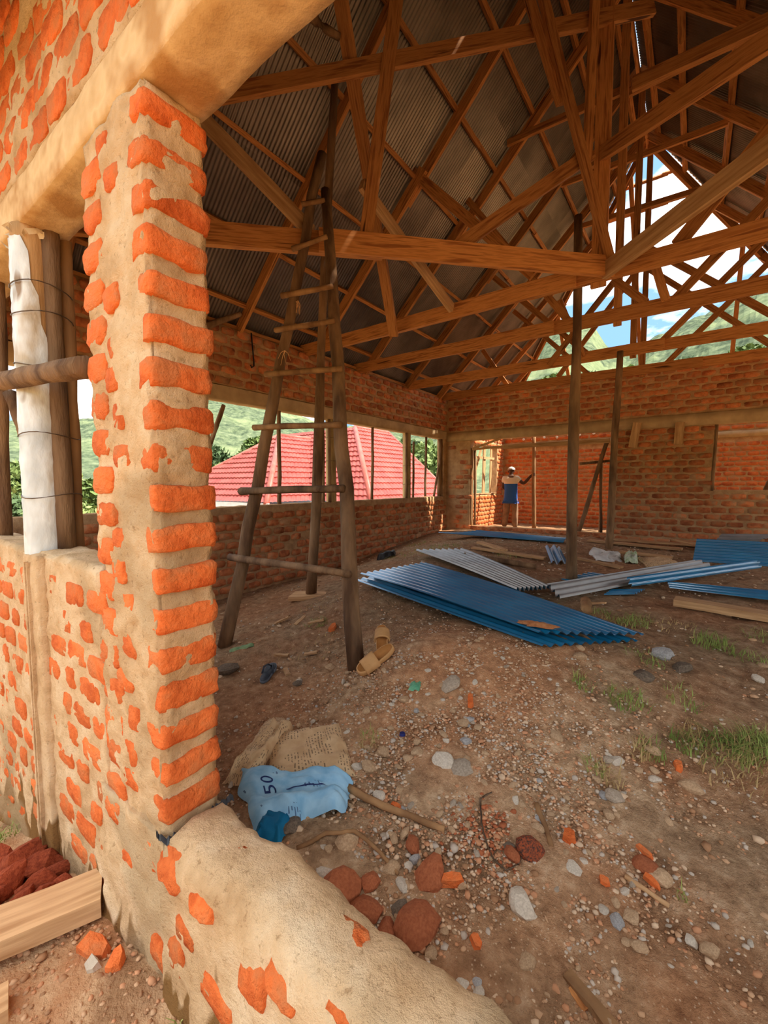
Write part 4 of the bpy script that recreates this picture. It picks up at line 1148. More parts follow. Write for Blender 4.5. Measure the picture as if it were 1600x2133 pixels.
# scattered fist-sized stones
def dens(x, y):
    d = math.exp(-((x + 1.0) ** 2 / .5 + (y - 1.75) ** 2 / .45)) + .9 * math.exp(-((x + .55) ** 2 / .12 + (y - 1.5) ** 2 / .15)) + .6 * math.exp(-((x + .25) ** 2 / .06 + (y - 2.0) ** 2 / .25))
    return d
cnt = 0
tries = 0
while cnt < 210 and tries < 60000:
    tries += 1
    x, y = random.uniform(-2.3, .35), random.uniform(.86, 3.0)
    if random.random() > dens(x, y): continue
    s = random.uniform(.018, .048) * (1.2 if random.random() < .15 else 1)
    c = random.choice('ttttwwgttb')
    o = obj('small_stone', RM[c][random.randint(0, 4)], None)
    o.location = (x, y, gz(x, y) + s * .15); o.scale = (s, s * random.uniform(.7, 1.1), s * random.uniform(.7, 1.1))
    o.rotation_euler = (random.uniform(-.5, .5), random.uniform(-.5, .5), random.uniform(0, 6.28))
    tag(o, 'one of the many small loose stones strewn over the gravel mound', 'stone', 'small stones on the gravel mound')
    cnt += 1
# gravel: thousands of chips in one mesh
def gravel(name, n, region, size, mats, label, zf=ground_z, df=None, seed=1):
    rng = np.random.default_rng(seed)
    bm = bmesh.new(); bmesh.ops.create_icosphere(bm, subdivisions=1, radius=.5)
    bv = np.array([v.co[:] for v in bm.verts]); bf = np.array([[v.index for v in f.verts] for f in bm.faces]); bm.free()
    P = []
    while len(P) < n:
        x = rng.uniform(region[0], region[1], 4000); y = rng.uniform(region[2], region[3], 4000)
        if df is None: k = np.ones(4000, bool)
        else: k = rng.random(4000) < df(x, y)
        P += list(zip(x[k], y[k]))
    P = np.array(P[:n])
    z = zf(P[:, 0], P[:, 1])
    S = rng.uniform(size[0], size[1], n) ** 1.0
    S *= np.where(rng.random(n) < .12, 1.7, 1)
    sc = np.stack([S * rng.uniform(.7, 1.2, n), S * rng.uniform(.7, 1.2, n), S * rng.uniform(.35, .75, n)], 1)
    a = rng.uniform(0, 6.28, n)
    V = bv[None] * (1 + rng.uniform(-.3, .3, (n, len(bv), 1))) * sc[:, None, :]
    X = V[..., 0] * np.cos(a)[:, None] - V[..., 1] * np.sin(a)[:, None]; Y = V[..., 0] * np.sin(a)[:, None] + V[..., 1] * np.cos(a)[:, None]
    V = np.stack([X + P[:, 0][:, None], Y + P[:, 1][:, None], V[..., 2] + z[:, None] + S[:, None] * .12], -1).reshape(-1, 3)
    Fc = (bf[None] + (np.arange(n) * len(bv))[:, None, None]).reshape(-1, 3)
    me = bpy.data.meshes.new(name)
    me.vertices.add(len(V)); me.vertices.foreach_set('co', V.ravel())
    me.loops.add(Fc.size); me.loops.foreach_set('vertex_index', Fc.ravel())
    me.polygons.add(len(Fc)); me.polygons.foreach_set('loop_start', np.arange(0, Fc.size, 3))
    me.update(calc_edges=True)
    for m_ in mats: me.materials.append(m_)
    me.polygons.foreach_set('material_index', np.repeat(rng.integers(0, len(mats), n), len(bf)))
    o = bpy.data.objects.new(name, me); COL.objects.link(o)
    return tag(o, label, 'gravel', None, 'stuff')
g_m = [M('grit_%d' % i, c, tuple(min(1, v * 1.25) for v in c), 30, .9, 0) for i, c in enumerate([srgb(190, 150, 114), srgb(206, 176, 144), srgb(160, 118, 84), srgb(186, 170, 152), srgb(190, 136, 98)])]
def df1(x, y): return np.clip(1.1 * np.exp(-((x + .95) ** 2 / .45 + (y - 1.8) ** 2 / .5)) + .5 * np.exp(-((x + .35) ** 2 / .12 + (y - 1.6) ** 2 / .3)) + .05, 0, 1)
gravel('gravel', 19000, (-3.2, 1.2, .84, 3.4), (.0045, .017), g_m, 'loose gravel spread thickly over the mound', df=df1, seed=3)
gravel('gravel_sparse', 3200, (-4.8, 2.2, .84, 9.0), (.010, .028), g_m[:4], 'sparse gravel over the rest of the earth floor', seed=4)
gravel('crushed_brick', 330, (-.78, -.42, 1.36, 1.68), (.008, .02), [CM['r'], CM['r'], g_m[4]], 'crushed red brick spilled at the foot of the mound', df=lambda x, y: np.exp(-((x + .6) ** 2 / .012 + (y - 1.52) ** 2 / .012)), seed=5)
gravel('gravel_front', 1600, (-2.6, -.9, .05, .57), (.006, .018), [g_m[0], g_m[2], g_m[4]], 'gravel outside at the foot of the front wall', zf=outside_z, seed=6)
# brick fragments and chips
def shard(x, y, sx, sy, h, rot, label, z=None, mat=None, name='brick_fragment'):
    rr = random.Random(int(x * 1000) + int(y * 977))
    ring = [(-.5, -.4), (.1, -.5), (.5, -.25), (.45, .3), (.0, .5), (-.45, .35)]
    ring = [(a * sx * rr.uniform(.8, 1.15), b * sy * rr.uniform(.8, 1.15)) for a, b in ring]
    V = [(a, b, 0) for a, b in ring] + [(a * .85, b * .85, h * rr.uniform(.8, 1.2)) for a, b in ring]
    F = [tuple(range(5, -1, -1)), tuple(range(6, 12))] + [(k, (k + 1) % 6, 6 + (k + 1) % 6, 6 + k) for k in range(6)]
    zz = gz(x, y) if z is None else z
    o = mesh(name, V, F, mat or m_brick, mw=Matrix.Translation((x, y, zz + .003)) @ Matrix.Rotation(rot, 4, 'Z') @ Matrix.Rotation(.25, 4, 'X'))
    return tag(o, label, 'brick piece', 'brick fragments')
shard(-.927, 2.056, .035, .10, .03, .5, 'upright orange brick chip on the upper gravel mound')
shard(-.641, 1.278, .085, .04, .03, .6, 'cracked orange brick shard beside the brown boulder')
shard(-.342, 1.689, .05, .05, .03, .2, 'small square orange brick chip right of the soot-blackened stone')
shard(-.96, 1.40, .045, .025, .025, .2, 'tiny orange brick chip beside the pale pebbles under the sack')
shard(-.095, 1.80, .07, .022, .02, -.5, 'thin pink brick sliver on the brown soil')
shard(-.07, 1.70, .06, .022, .02, -.5, 'thin orange brick sliver next to the tan upright stone')
shard(-.50, 1.02 + .15, .03, .05, .02, .9, 'flat pale orange chip near the bottom of the soil')
shard(-.01, 2.30, .035, .06, .025, .3, 'orange brick chip under the grass clump')
shard(-2.46, 2.62, .05, .12, .03, .3, 'orange brick sliver beside the ladder prop')
shard(-.205, 1.60, .035, .035, .02, .3, 'little orange cube chip beside the pale stones')
shard(-1.56, .50, .12, .07, .035, .3, 'pink flat brick piece outside at the wall foot', z=-.066)
shard(-1.45, .515, .05, .07, .035, .6, 'orange brick piece outside at the wall foot', z=-.052)
shard(-1.50, .47, .05, .04, .03, .1, 'grey mortar piece outside at the wall foot', z=-.058, mat=CM['g'])

# ------------------------------------------------------------------ footwear
m_tan = M('tan_foam', srgb(200, 148, 92), srgb(214, 162, 106), 12, .7, .15, 60)
m_tan_d = M('tan_footbed', srgb(176, 116, 58), srgb(190, 128, 68), 12, .75, .2, 60)
m_grey = M('grey_rubber', srgb(88, 94, 104), srgb(118, 124, 134), 12, .6, .15, 60)
m_dgrey = M('dark_rubber', srgb(52, 56, 64), srgb(70, 74, 82), 12, .6, .15, 60)
def foot_outline(L, W, n=40, k=1.0):
    pts = []
    for i in range(n):
        a = 2 * math.pi * i / n
        x = math.cos(a) * L / 2
        t = (x / L + .5)
        w = W / 2 * (.80 + .22 * t - .14 * math.exp(-((t - .42) / .16) ** 2))
        s = math.sin(a)
        pts.append((x * k, (abs(s) ** .75) * (1 if s >= 0 else -1) * w * k + .06 * W * (t - .5)))
    return pts
def slipper(name, mw, label, cat, L, W, T, m1, m2, kind, grp):
    e = bpy.data.objects.new(name, None); COL.objects.link(e); e.matrix_basis = mw; tag(e, label, cat, grp)
    n = 40
    o0 = foot_outline(L, W, n)
    def sole_z(x): return .012 * max(0, x / L) ** 2 + T
    V, F = [], []
    lv = [(0.95, 0, 0), (1.0, .35, 0), (1.0, .85, 0), (.96, 1.0, 0), (.84, 1.02, 0)] if kind == 'slide' else [(0.97, 0, 0), (1, .3, 0), (1, .8, 0), (.97, 1, 0), (.9, 1, 0)]
    for s, h, _ in lv:
        for (x, y) in o0: V.append((x * (1 - (1 - s) * .45), y * s, sole_z(x) * h + (.010 if kind == 'slide' and s < .97 and h >= 1 else 0)))
    for r in range(len(lv) - 1):
        for i in range(n): F.append((r * n + i, r * n + (i + 1) % n, (r + 1) * n + (i + 1) % n, (r + 1) * n + i))
    F.append(tuple(range(n - 1, -1, -1)))
    def child(nm, V, F, mat):
        o = bpy.data.objects.new(nm, mesh_data(nm, V, F, mat, True)); COL.objects.link(o); o.parent = e
        return o
    child('sole', V, F, m1)
    bed = [(x * .93, y * .85, sole_z(x) * .96 + .002) for x, y in o0]
    bed2 = [(x * .93, y * .85, sole_z(x) * 1.02 + (.010 if kind == 'slide' else 0)) for x, y in o0]
    child('footbed', bed + bed2, [tuple(range(n))] + [(i, n + i, n + (i + 1) % n, (i + 1) % n) for i in range(n)], m2)
    V, F = [], []
    if kind == 'slide':
        nu, nv = 12, 8
        for layer in (0, 1):
            for j in range(nv + 1):
                x = L * (-.02 + .36 * j / nv)
                w = W / 2 * (1.02 - .06 * j / nv)
                hh = .062 - .016 * j / nv - layer * .012
                for i in range(nu + 1):
                    a = math.pi * i / nu
                    V.append((x, math.cos(a) * (w - layer * .010), T * .55 + (math.sin(a) ** .7) * hh))
        m = (nv + 1) * (nu + 1)
        for j in range(nv):
            for i in range(nu):
                a = j * (nu + 1) + i
                F.append((a, a + 1, a + nu + 2, a + nu + 1)); F.append((m + a, m + a + nu + 1, m + a + nu + 2, m + a + 1))
        for i in range(nu):
            F.append((i, m + i, m + i + 1, i + 1)); q = nv * (nu + 1) + i; F.append((q, q + 1, m + q + 1, m + q))
        child('strap', V, F, m1)
    else:
        for s in (-1, 1):
            pts = [Vector((L * .30, 0, T + .004)), Vector((L * .22, s * W * .16, T + .03)), Vector((L * .08, s * W * .36, T + .03)), Vector((-L * .06, s * W * .42, T * .8))]
            vs, fs = pole_vf(pts, [.005, .007, .007, .006], 6, 0, 1)
            child('strap', vs, fs, m_dgrey)
    return e
def lay(x, y, z, yaw, pitch=0, roll=0):
    return Matrix.Translation((x, y, z)) @ Matrix.Rotation(yaw, 4, 'Z') @ Matrix.Rotation(pitch, 4, 'Y') @ Matrix.Rotation(roll, 4, 'X')
def lay3(toe, heel, z_up=(0, 0, 1)):
    toe, heel = Vector(toe), Vector(heel)
    X = (toe - heel).normalized(); Y = Vector(z_up).cross(X).normalized(); Z = X.cross(Y); c = (toe + heel) / 2
    return Matrix(((X.x, Y.x, Z.x, c.x), (X.y, Y.y, Z.y, c.y), (X.z, Y.z, Z.z, c.z), (0, 0, 0, 1)))
slipper('slide_sandal', lay3((-1.700, 2.055, .275), (-1.565, 2.255, .410), (.25, -.35, .9)), 'tan foam slide sandal lying nearer, toe pointing at the sill', 'sandal', .285, .115, .034, m_tan, m_tan_d, 'slide', 'pair of tan slide sandals')
slipper('slide_sandal', lay3((-1.78, 2.42, .44), (-1.66, 2.25, .335), (.1, -.35, .9)), 'tan foam slide sandal tucked behind its mate against the ladder leg', 'sandal', .27, .11, .034, m_tan, m_tan_d, 'slide', 'pair of tan slide sandals')
slipper('flip_flop', lay3((-2.54, 2.05, .125), (-2.40, 1.83, .10), (0, -.1, 1)), 'grey rubber flip-flop lying alone behind the pillar', 'flip-flop', .26, .10, .016, m_grey, m_dgrey, 'flip', None)

# ------------------------------------------------------------------ sacks and rags
def sack_material(name, base, base2, ink, rows, gate):
    """woven sack with rows of small print"""
    g = NG(name)
    t = g.n('TexCoord'); uv = t.outputs['UV']
    n1 = g.n('TexNoise', Scale=6.0, Detail=4); g.l(uv, n1.inputs['Vector'])
    col = g.ramp(n1.outputs['Fac'], [(.35, base), (.65, base2)])
    sp = g.n('SeparateXYZ'); g.l(uv, sp.inputs[0])
    mu = g.n('Math', operation='MULTIPLY'); mu.inputs[1].default_value = rows; g.l(sp.outputs['X'], mu.inputs[0])
    fr = g.n('Math', operation='FRACT'); g.l(mu.outputs[0], fr.inputs[0])
    lt = g.n('Math', operation='LESS_THAN'); lt.inputs[1].default_value = .42; g.l(fr.outputs[0], lt.inputs[0])
    fl = g.n('Math', operation='FLOOR'); g.l(mu.outputs[0], fl.inputs[0])
    m2 = g.n('Math', operation='MULTIPLY'); m2.inputs[1].default_value = 60.0; g.l(sp.outputs['Y'], m2.inputs[0])
    cb = g.n('CombineXYZ'); g.l(fl.outputs[0], cb.inputs[0]); g.l(m2.outputs[0], cb.inputs[1])
    n4 = g.n('TexNoise', Scale=.55, Detail=1); g.l(cb.outputs[0], n4.inputs['Vector'])
    w = g.n('Math', operation='GREATER_THAN'); w.inputs[1].default_value = .5; g.l(n4.outputs['Fac'], w.inputs[0])
    n2 = g.n('TexNoise', Scale=3.2, Detail=1); g.l(uv, n2.inputs['Vector'])
    gt = g.n('Math', operation='GREATER_THAN'); gt.inputs[1].default_value = gate; g.l(n2.outputs['Fac'], gt.inputs[0])
    p1 = g.n('Math', operation='MULTIPLY'); g.l(lt.outputs[0], p1.inputs[0]); g.l(w.outputs[0], p1.inputs[1])
    p2 = g.n('Math', operation='MULTIPLY'); g.l(p1.outputs[0], p2.inputs[0]); g.l(gt.outputs[0], p2.inputs[1])
    p3 = g.n('Math', operation='MULTIPLY'); g.l(p2.outputs[0], p3.inputs[0]); p3.inputs[1].default_value = .75
    mx = g.n('Mix', data_type='RGBA'); g.l(p3.outputs[0], mx.inputs[0]); g.l(col, mx.inputs[6]); mx.inputs[7].default_value = (*ink, 1)
    g.l(mx.outputs[2], g.b.inputs['Base Color'])
    g.b.inputs['Roughness'].default_value = .8
    return g.m
m_sackt = sack_material('printed_tan_sack', srgb(196, 158, 114), srgb(216, 182, 138), srgb(96, 72, 50), 26.0, .46)
m_sackb = sack_material('pale_blue_sack', srgb(120, 172, 206), srgb(160, 202, 226), srgb(40, 62, 110), 30.0, .62)
def cloth(name, corners, h, mat, label=None, cat=None, nu=34, nv=26, fold=.02, seed=1, parent=None, grp=None, edge=.02, zfun=None):
    from mathutils import noise as N
    A, B, C, D_ = [Vector(c) for c in corners]           # around: A-B far edge, D-C near edge
    c0 = (A + B + C + D_) / 4
    V, F, UV = [], [], []
    pos = {}
    for j in range(nv + 1):
        for i in range(nu + 1):
            u, v = i / nu, j / nv
            p = A.lerp(B, u).lerp(D_.lerp(C, u), v)
            off = Vector((seed * 5.1, seed * 2.7, 0))
            e = edge * N.noise(Vector((u * 4, v * 4, seed)))
            p.x += e; p.y += edge * N.noise(Vector((u * 4, v * 4, seed + 40)))
            rim = min(u, 1 - u, v, 1 - v)
            z = h * min(1, (rim * 7) ** .6) + fold * (N.fractal(Vector((u * 3.2, v * 3.2, 0)) + off, 1, 2, 3)) + fold * .8 * abs(N.noise(Vector((u * 2 + v * 5, v * 2, seed))))
            base = gz(p.x, p.y) + .006
            p.z = max(base, base + z)
            if zfun: p.z = zfun(u, v, p)
            V.append(p - c0); UV.append((u, v)); pos[(i, j)] = p
    for j in range(nv):
        for i in range(nu):
            a = j * (nu + 1) + i
            F.append((a, a + nu + 1, a + nu + 2, a + 1))
    o = mesh(name, V, F, mat, parent, smooth=True, mw=Matrix.Translation(c0))
    ul = o.data.uv_layers.new(name='UVMap')
    for lp in o.data.loops: ul.data[lp.index].uv = UV[lp.vertex_index]
    tag(o, label, cat, grp)
    def at(u, v):
        i, j = min(nu - 1, max(0, int(u * nu))), min(nv - 1, max(0, int(v * nv)))
        fu, fv = u * nu - i, v * nv - j
        return pos[(i, j)].lerp(pos[(i + 1, j)], fu).lerp(pos[(i, j + 1)].lerp(pos[(i + 1, j + 1)], fu), fv)
    return o, at
sk, _ = cloth('printed_sack', [(-1.88, 1.46, 0), (-1.54, 1.68, 0), (-1.215, 1.44, 0), (-1.53, 1.20, 0)], .035, m_sackt, 'dusty tan sack covered in small dark print, beside the pillar', 'sack', fold=.014, seed=2, edge=.012)
# its folded-over side
sf, _ = cloth('folded_side', [(-1.92, 1.52, 0), (-1.79, 1.58, 0), (-1.60, 1.14, 0), (-1.73, 1.08, 0)], .075, m_sackt, nu=14, nv=26, fold=.03, seed=21, edge=.03, parent=sk)
sb, at_b = cloth('blue_sack', [(-1.74, 1.16, 0), (-1.20, 1.40, 0), (-1.12, 1.26, 0), (-1.36, .98, 0)], .07, m_sackb, 'pale blue woven sack printed with a large 50, crumpled beside the sill', 'sack', fold=.035, seed=7, edge=.02)
m_ink = M('navy_ink', srgb(30, 44, 92), srgb(44, 60, 108), 20, .8, 0)
cu = bpy.data.curves.new('lettering', 'FONT'); cu.body = '50'; cu.size = 1.0
_t = bpy.data.objects.new('lettering_tmp', cu); COL.objects.link(_t)
bpy.context.view_layer.update()
tm = bpy.data.meshes.new_from_object(_t.evaluated_get(bpy.context.evaluated_depsgraph_get()))
bpy.data.objects.remove(_t, do_unlink=True)
bm = bmesh.new(); bm.from_mesh(tm); bmesh.ops.triangulate(bm, faces=bm.faces[:]); bmesh.ops.subdivide_edges(bm, edges=bm.edges[:], cuts=2)
for v in bm.verts:
    # reads from the far side of the sack, as it lies
    u, w = .30 - .14 * v.co.y, .42 - .24 * (v.co.x - .6)
    p = at_b(min(.98, max(.02, u)), min(.98, max(.02, w)))
    v.co = p + Vector((0, 0, .004))
tm2 = bpy.data.meshes.new('lettering'); bm.to_mesh(tm2); bm.free(); tm2.materials.append(m_ink)
obj('lettering', tm2, sb)
# printed stripe along the sack
V, F = [], []
for i in range(25):
    u = .40 + .5 * i / 24
    for w in (.50, .525): V.append(at_b(u, w) + Vector((0, 0, .004)))
F = [(2 * i, 2 * i + 1, 2 * i + 3, 2 * i + 2) for i in range(24)]
mesh('printed_stripe', V, F, m_ink, sb)
o, _ = cloth('teal_cloth', [(-1.40, 1.06, 0), (-1.26, 1.10, 0), (-1.22, 1.0, 0), (-1.32, .94, 0)], .05, M('teal_fabric', srgb(10, 96, 136), srgb(20, 116, 156), 8, .8, .2, 40), 'teal blue cloth poking out from under the pale blue sack', 'cloth', 14, 10, .015, 5)
m_rag = M('white_rag', srgb(196, 192, 186), srgb(226, 222, 216), 8, .9, .3, 30)
cloth('white_rag', [(-1.25, 7.05, 0), (-.84, 7.0, 0), (-.73, 6.45, 0), (-1.05, 6.35, 0)], .05, m_rag, 'crumpled white rag on the earth before the partition', 'rag', 24, 18, .05, 11, edge=.08)
cloth('cement_bag', [(-.62, 6.9, 0), (-.235, 7.1, 0), (-.035, 6.56, 0), (-.43, 6.25, 0)], .04, m_sackt, 'flattened tan paper bag on the earth behind the grey folded sheet', 'bag', 20, 14, .02, 12)
cloth('green_bag', [(-.77, 6.85, 0), (-.62, 7.0, 0), (-.56, 6.5, 0), (-.70, 6.4, 0)], .08, M('green_white_plastic', srgb(150, 176, 120), srgb(222, 222, 210), 12, .5, .3, 30), 'small green and white plastic bag beside the tan paper bag', 'bag', 12, 10, .05, 13)
cloth('dark_bag', [(-4.2, 5.55, 0), (-3.95, 5.75, 0), (-3.8, 5.5, 0), (-4.05, 5.35, 0)], .08, m_black, 'small black bag lying by the side wall behind the ladder', 'bag', 12, 10, .04, 14)
cloth('green_scrap', [(-1.29, 2.03, 0), (-1.23, 2.05, 0), (-1.215, 1.995, 0), (-1.275, 1.98, 0)], .012, M('green_plastic', srgb(84, 152, 116), srgb(120, 180, 142), 20, .5, .2, 30), 'scrap of green plastic on the upper gravel mound', 'scrap', 6, 6, .01, 15, edge=.008)
cloth('fallen_leaf', [(-3.12, 2.06, 0), (-3.0, 2.21, 0), (-2.96, 2.18, 0), (-3.08, 2.02, 0)], .015, M('green_leaf', srgb(110, 140, 96), srgb(150, 172, 124), 20, .6, .2, 30), 'long green leaf on the earth beside the pillar', 'leaf', 10, 6, .012, 16, edge=.008)
bm = bmesh.new(); bmesh.ops.create_cone(bm, cap_ends=True, segments=16, radius1=.016, radius2=.013, depth=.012)
me = bpy.data.meshes.new('bottle_cap'); bm.to_mesh(me); bm.free(); me.materials.append(M('navy_plastic', srgb(30, 36, 90), srgb(44, 50, 110), 10, .4, 0))
tag(obj('bottle_cap', me, None, Matrix.Translation((-1.148, 1.727, gz(-1.148, 1.727) + .02))), 'tiny navy bottle cap on the gravel mound', 'bottle cap')

# ------------------------------------------------------------------ outside at the wall foot: plank and red clods
tag(timber('heavy_plank', (-2.02, -.05, .0 - .03), (-1.75, .585, -.03), .155, .07, m_wood_pale, bow=.004), 'heavy pale plank leaning at the outer wall foot', 'plank')
tag(timber('heavy_plank', (-1.72, -.25, -.04), (-1.60, .28, -.05), .10, .06, m_wood_pale, bow=.004), 'plank end cut off by the lower picture corner', 'plank')
m_clod = M('red_clod', srgb(132, 54, 28), srgb(170, 80, 46), 12, .95, .7, 40, rand=.15)
clod = [rock_me('clod', m_clod, 900 + i, 2, .7, .45) for i in range(4)]
for i, (x, y, s) in enumerate([(-2.36, .50, .22), (-2.28, .42, .17), (-2.12, .49, .13), (-2.24, .36, .14), (-2.03, .49, .10), (-2.07, .41, .12), (-1.98, .52, .08), (-2.18, .33, .12), (-1.92, .53, .07), (-2.46, .42, .2), (-2.03, .54, .09), (-1.96, .43, .10), (-2.28, .53, .16), (-2.15, .56, .10)]):
    o = obj('red_clod', clod[i % 4], None); o.location = (x, y, float(outside_z(x, y)) + s * .25); o.scale = (s * 1.1, s * .8, s); o.rotation_euler = (random.uniform(-.5, .5), random.uniform(-.5, .5), random.uniform(0, 6))
    tag(o, 'largest red laterite clod against the outer wall foot' if i == 0 else 'red laterite clod heaped at the outer wall foot', 'clod', 'red clods at the wall foot')
o, _ = cloth('fallen_leaf', [(-1.98, .36, 0), (-1.90, .40, 0), (-1.87, .33, 0), (-1.95, .29, 0)], .01, bpy.data.materials['green_leaf'], 'pale green leaf on the red clods outside', 'leaf', 8, 6, .01, 17, edge=.008, zfun=lambda u, v, p: float(outside_z(p.x, p.y)) + .06 + .01 * math.sin(u * 5))

# ------------------------------------------------------------------ grass
def grass_obj(name, spots, mat, label, zf):
    V, F = [], []
    for (x, y, n, hgt, spread) in spots:
        for _ in range(n):
            a = random.uniform(0, 6.28); r = spread * math.sqrt(random.random())
            bx, by = x + r * math.cos(a), y + r * math.sin(a)
            bz = float(zf(bx, by))
            h = hgt * random.uniform(.4, 1.1); d = random.uniform(0, 6.28); lean = h * random.uniform(.3, 1.1); w = random.uniform(.0018, .0042)
            sx, sy = -math.sin(d) * w, math.cos(d) * w
            k = len(V)
            for t in (0, .5, 1):
                cx_, cy_ = bx + math.cos(d) * lean * t * t, by + math.sin(d) * lean * t * t
                z_ = bz + h * t * (1 - .35 * t)
                ww = 1 - t * .9
                V.append((cx_ + sx * ww, cy_ + sy * ww, z_)); V.append((cx_ - sx * ww, cy_ - sy * ww, z_))
            F += [(k, k + 1, k + 3, k + 2), (k + 2, k + 3, k + 5, k + 4)]
    return tag(mesh(name, V, F, mat), label, 'grass', None, 'stuff')
m_grass = M('green_grass', srgb(110, 128, 58), srgb(152, 164, 86), 3, .8, 0, c3=srgb(176, 162, 100))
m_dry = M('dry_grass', srgb(170, 140, 90), srgb(200, 172, 120), 3, .8, 0)
gs = [(-.619, 3.51, 60, .10, .10), (-.435, 3.74, 50, .08, .09), (-.334, 3.715, 60, .09, .10), (.138, 3.763, 70, .10, .10), (.188, 3.664, 50, .10, .08), (-.462, 2.539, 50, .08, .06), (-.282, 2.55, 70, .08, .08), (-.207, 2.592, 50, .08, .07), (.333, 3.572, 70, .10, .10),
      (.15, 2.56, 70, .10, .07), (.221, 2.56, 90, .12, .07), (.302, 2.66, 110, .13, .08), (.093, 2.45, 40, .08, .07), (.25, 2.50, 60, .10, .07), (.36, 2.62, 90, .13, .08), (-.11, 2.32, 50, .07, .07), (-.315, 2.064, 40, .06, .05), (.019, 2.463, 80, .09, .07), (-.924, 3.657, 50, .12, .08),
      (-.316, 3.875, 60, .09, .10), (.449, 4.051, 70, .10, .12), (.109, 3.643, 50, .09, .08), (-4.306, 7.009, 80, .10, .3), (-3.268, 6.229, 90, .08, .3), (-2.079, 5.849, 60, .07, .2), (-1.305, 1.658, 40, .05, .05), (-2.681, 2.649, 60, .06, .10), (-.597, 3.893, 50, .08, .09), (.019, 1.71, 16, .04, .02), (-3.6, 5.6, 120, .07, .4), (-.2, 3.1, 60, .07, .12), (0, 2.8, 60, .07, .10)]
grass_obj('grass', gs, m_grass, 'green grass sprouting on the earth floor', ground_z)
grass_obj('dry_grass', [(.18, 2.36, 60, .10, .12), (.26, 2.55, 70, .12, .10), (.08, 2.5, 50, .10, .10), (-.16, 2.28, 40, .10, .06), (-1.29, 1.63, 40, .07, .06), (-.25, 2.05, 40, .09, .05), (-.5, 3.6, 60, .08, .2), (-.1, 3.9, 60, .08, .2), (-2.5, 2.4, 60, .05, .3), (-2.9, 3.0, 60, .05, .3)], m_dry, 'dry straw-coloured grass on the earth floor', ground_z)
grass_obj('grass_front', [(-2.93, .52, 80, .10, .08), (-2.85, .45, 60, .08, .06), (-1.11, .55, 14, .05, .02)], m_grass, 'green grass at the outer wall foot', outside_z)
# ------------------------------------------------------------------ the man in the far room
def skin_mesh(name, nodes, edges, mat, root, sub=2, mw=None, parent=None):
    bm = bmesh.new()
    lay_ = bm.verts.layers.skin.verify()
    ids = {}
    for k, (co, r) in nodes.items():
        v = bm.verts.new(co); ids[k] = v
        v[lay_].radius = (r, r) if not isinstance(r, tuple) else r
        v[lay_].use_root = (k == root)
    for a, b in edges: bm.edges.new((ids[a], ids[b]))
    me = bpy.data.meshes.new(name); bm.to_mesh(me); bm.free()
    me.materials.append(mat)
    o = obj(name, me, None, None)
    md = o.modifiers.new('skin', 'SKIN'); md.use_smooth_shade = True
    if sub:
        s = o.modifiers.new('sub', 'SUBSURF'); s.levels = sub; s.render_levels = sub
    return o
m_skin = M('dark_skin', srgb(74, 48, 36), srgb(92, 62, 46), 10, .55, .1, 40)
m_trous = M('brown_trousers', srgb(120, 92, 70), srgb(150, 118, 92), 6, .9, .3, 30)
m_cap = M('grey_cap', srgb(170, 164, 158), srgb(200, 194, 188), 20, .9, .3, 60)
def shirt_material():
    g = NG('two_tone_shirt')
    t = g.n('TexCoord'); sp = g.n('SeparateXYZ'); g.l(t.outputs['Object'], sp.inputs[0])
    c = g.ramp(sp.outputs['Z'], [(0.0, srgb(30, 78, 150)), (1.0, srgb(30, 78, 150))])
    r = g.t.nodes[-1] if False else None
    mr = g.n('MapRange'); mr.inputs[1].default_value = 1.235; mr.inputs[2].default_value = 1.245; g.l(sp.outputs['Z'], mr.inputs[0])
    mx = g.n('Mix', data_type='RGBA'); g.l(mr.outputs[0], mx.inputs[0]); mx.inputs[6].default_value = (*srgb(36, 88, 164), 1); mx.inputs[7].default_value = (*srgb(216, 206, 186), 1)
    g.l(mx.outputs[2], g.b.inputs['Base Color']); g.b.inputs['Roughness'].default_value = .9
    return g.m
body_nodes = {
    'pel': ((0, 0, .93), (.14, .105)), 'wst': ((0, .01, 1.08), (.13, .10)), 'cst': ((0, .0, 1.27), (.155, .11)), 'sh': ((0, -.005, 1.39), (.12, .085)), 'nk': ((0, .01, 1.46), .055), 'nk2': ((0, .02, 1.51), .055), 'hd': ((0, .025, 1.58), (.09, .10)), 'tp': ((0, .02, 1.66), (.08, .09)),
    'rs': ((.17, 0, 1.38), .062), 're': ((.34, .02, 1.235), .052), 'rw': ((.50, .05, 1.43), .038), 'rp': ((.545, .055, 1.475), (.032, .02)),
    'ls': ((-.17, 0, 1.38), .062), 'le': ((-.245, .06, 1.14), .043), 'lw': ((-.20, .24, 1.06), .030), 'lp': ((-.185, .30, 1.06), (.032, .02)),
    'rh': ((.085, 0, .86), .085), 'rk': ((.115, .03, .49), .056), 'ra': ((.125, -.01, .10), .040), 'rf': ((.135, .13, .035), .036),
    'lh': ((-.085, 0, .86), .085), 'lk': ((-.125, .04, .49), .056), 'la': ((-.17, .0, .10), .040), 'lf': ((-.185, .14, .035), .036)}
body_edges = [('pel', 'wst'), ('wst', 'cst'), ('cst', 'sh'), ('sh', 'nk'), ('nk', 'nk2'), ('nk2', 'hd'), ('hd', 'tp'), ('sh', 'rs'), ('rs', 're'), ('re', 'rw'), ('rw', 'rp'), ('sh', 'ls'), ('ls', 'le'), ('le', 'lw'), ('lw', 'lp'),
              ('pel', 'rh'), ('rh', 'rk'), ('rk', 'ra'), ('ra', 'rf'), ('pel', 'lh'), ('lh', 'lk'), ('lk', 'la'), ('la', 'lf')]
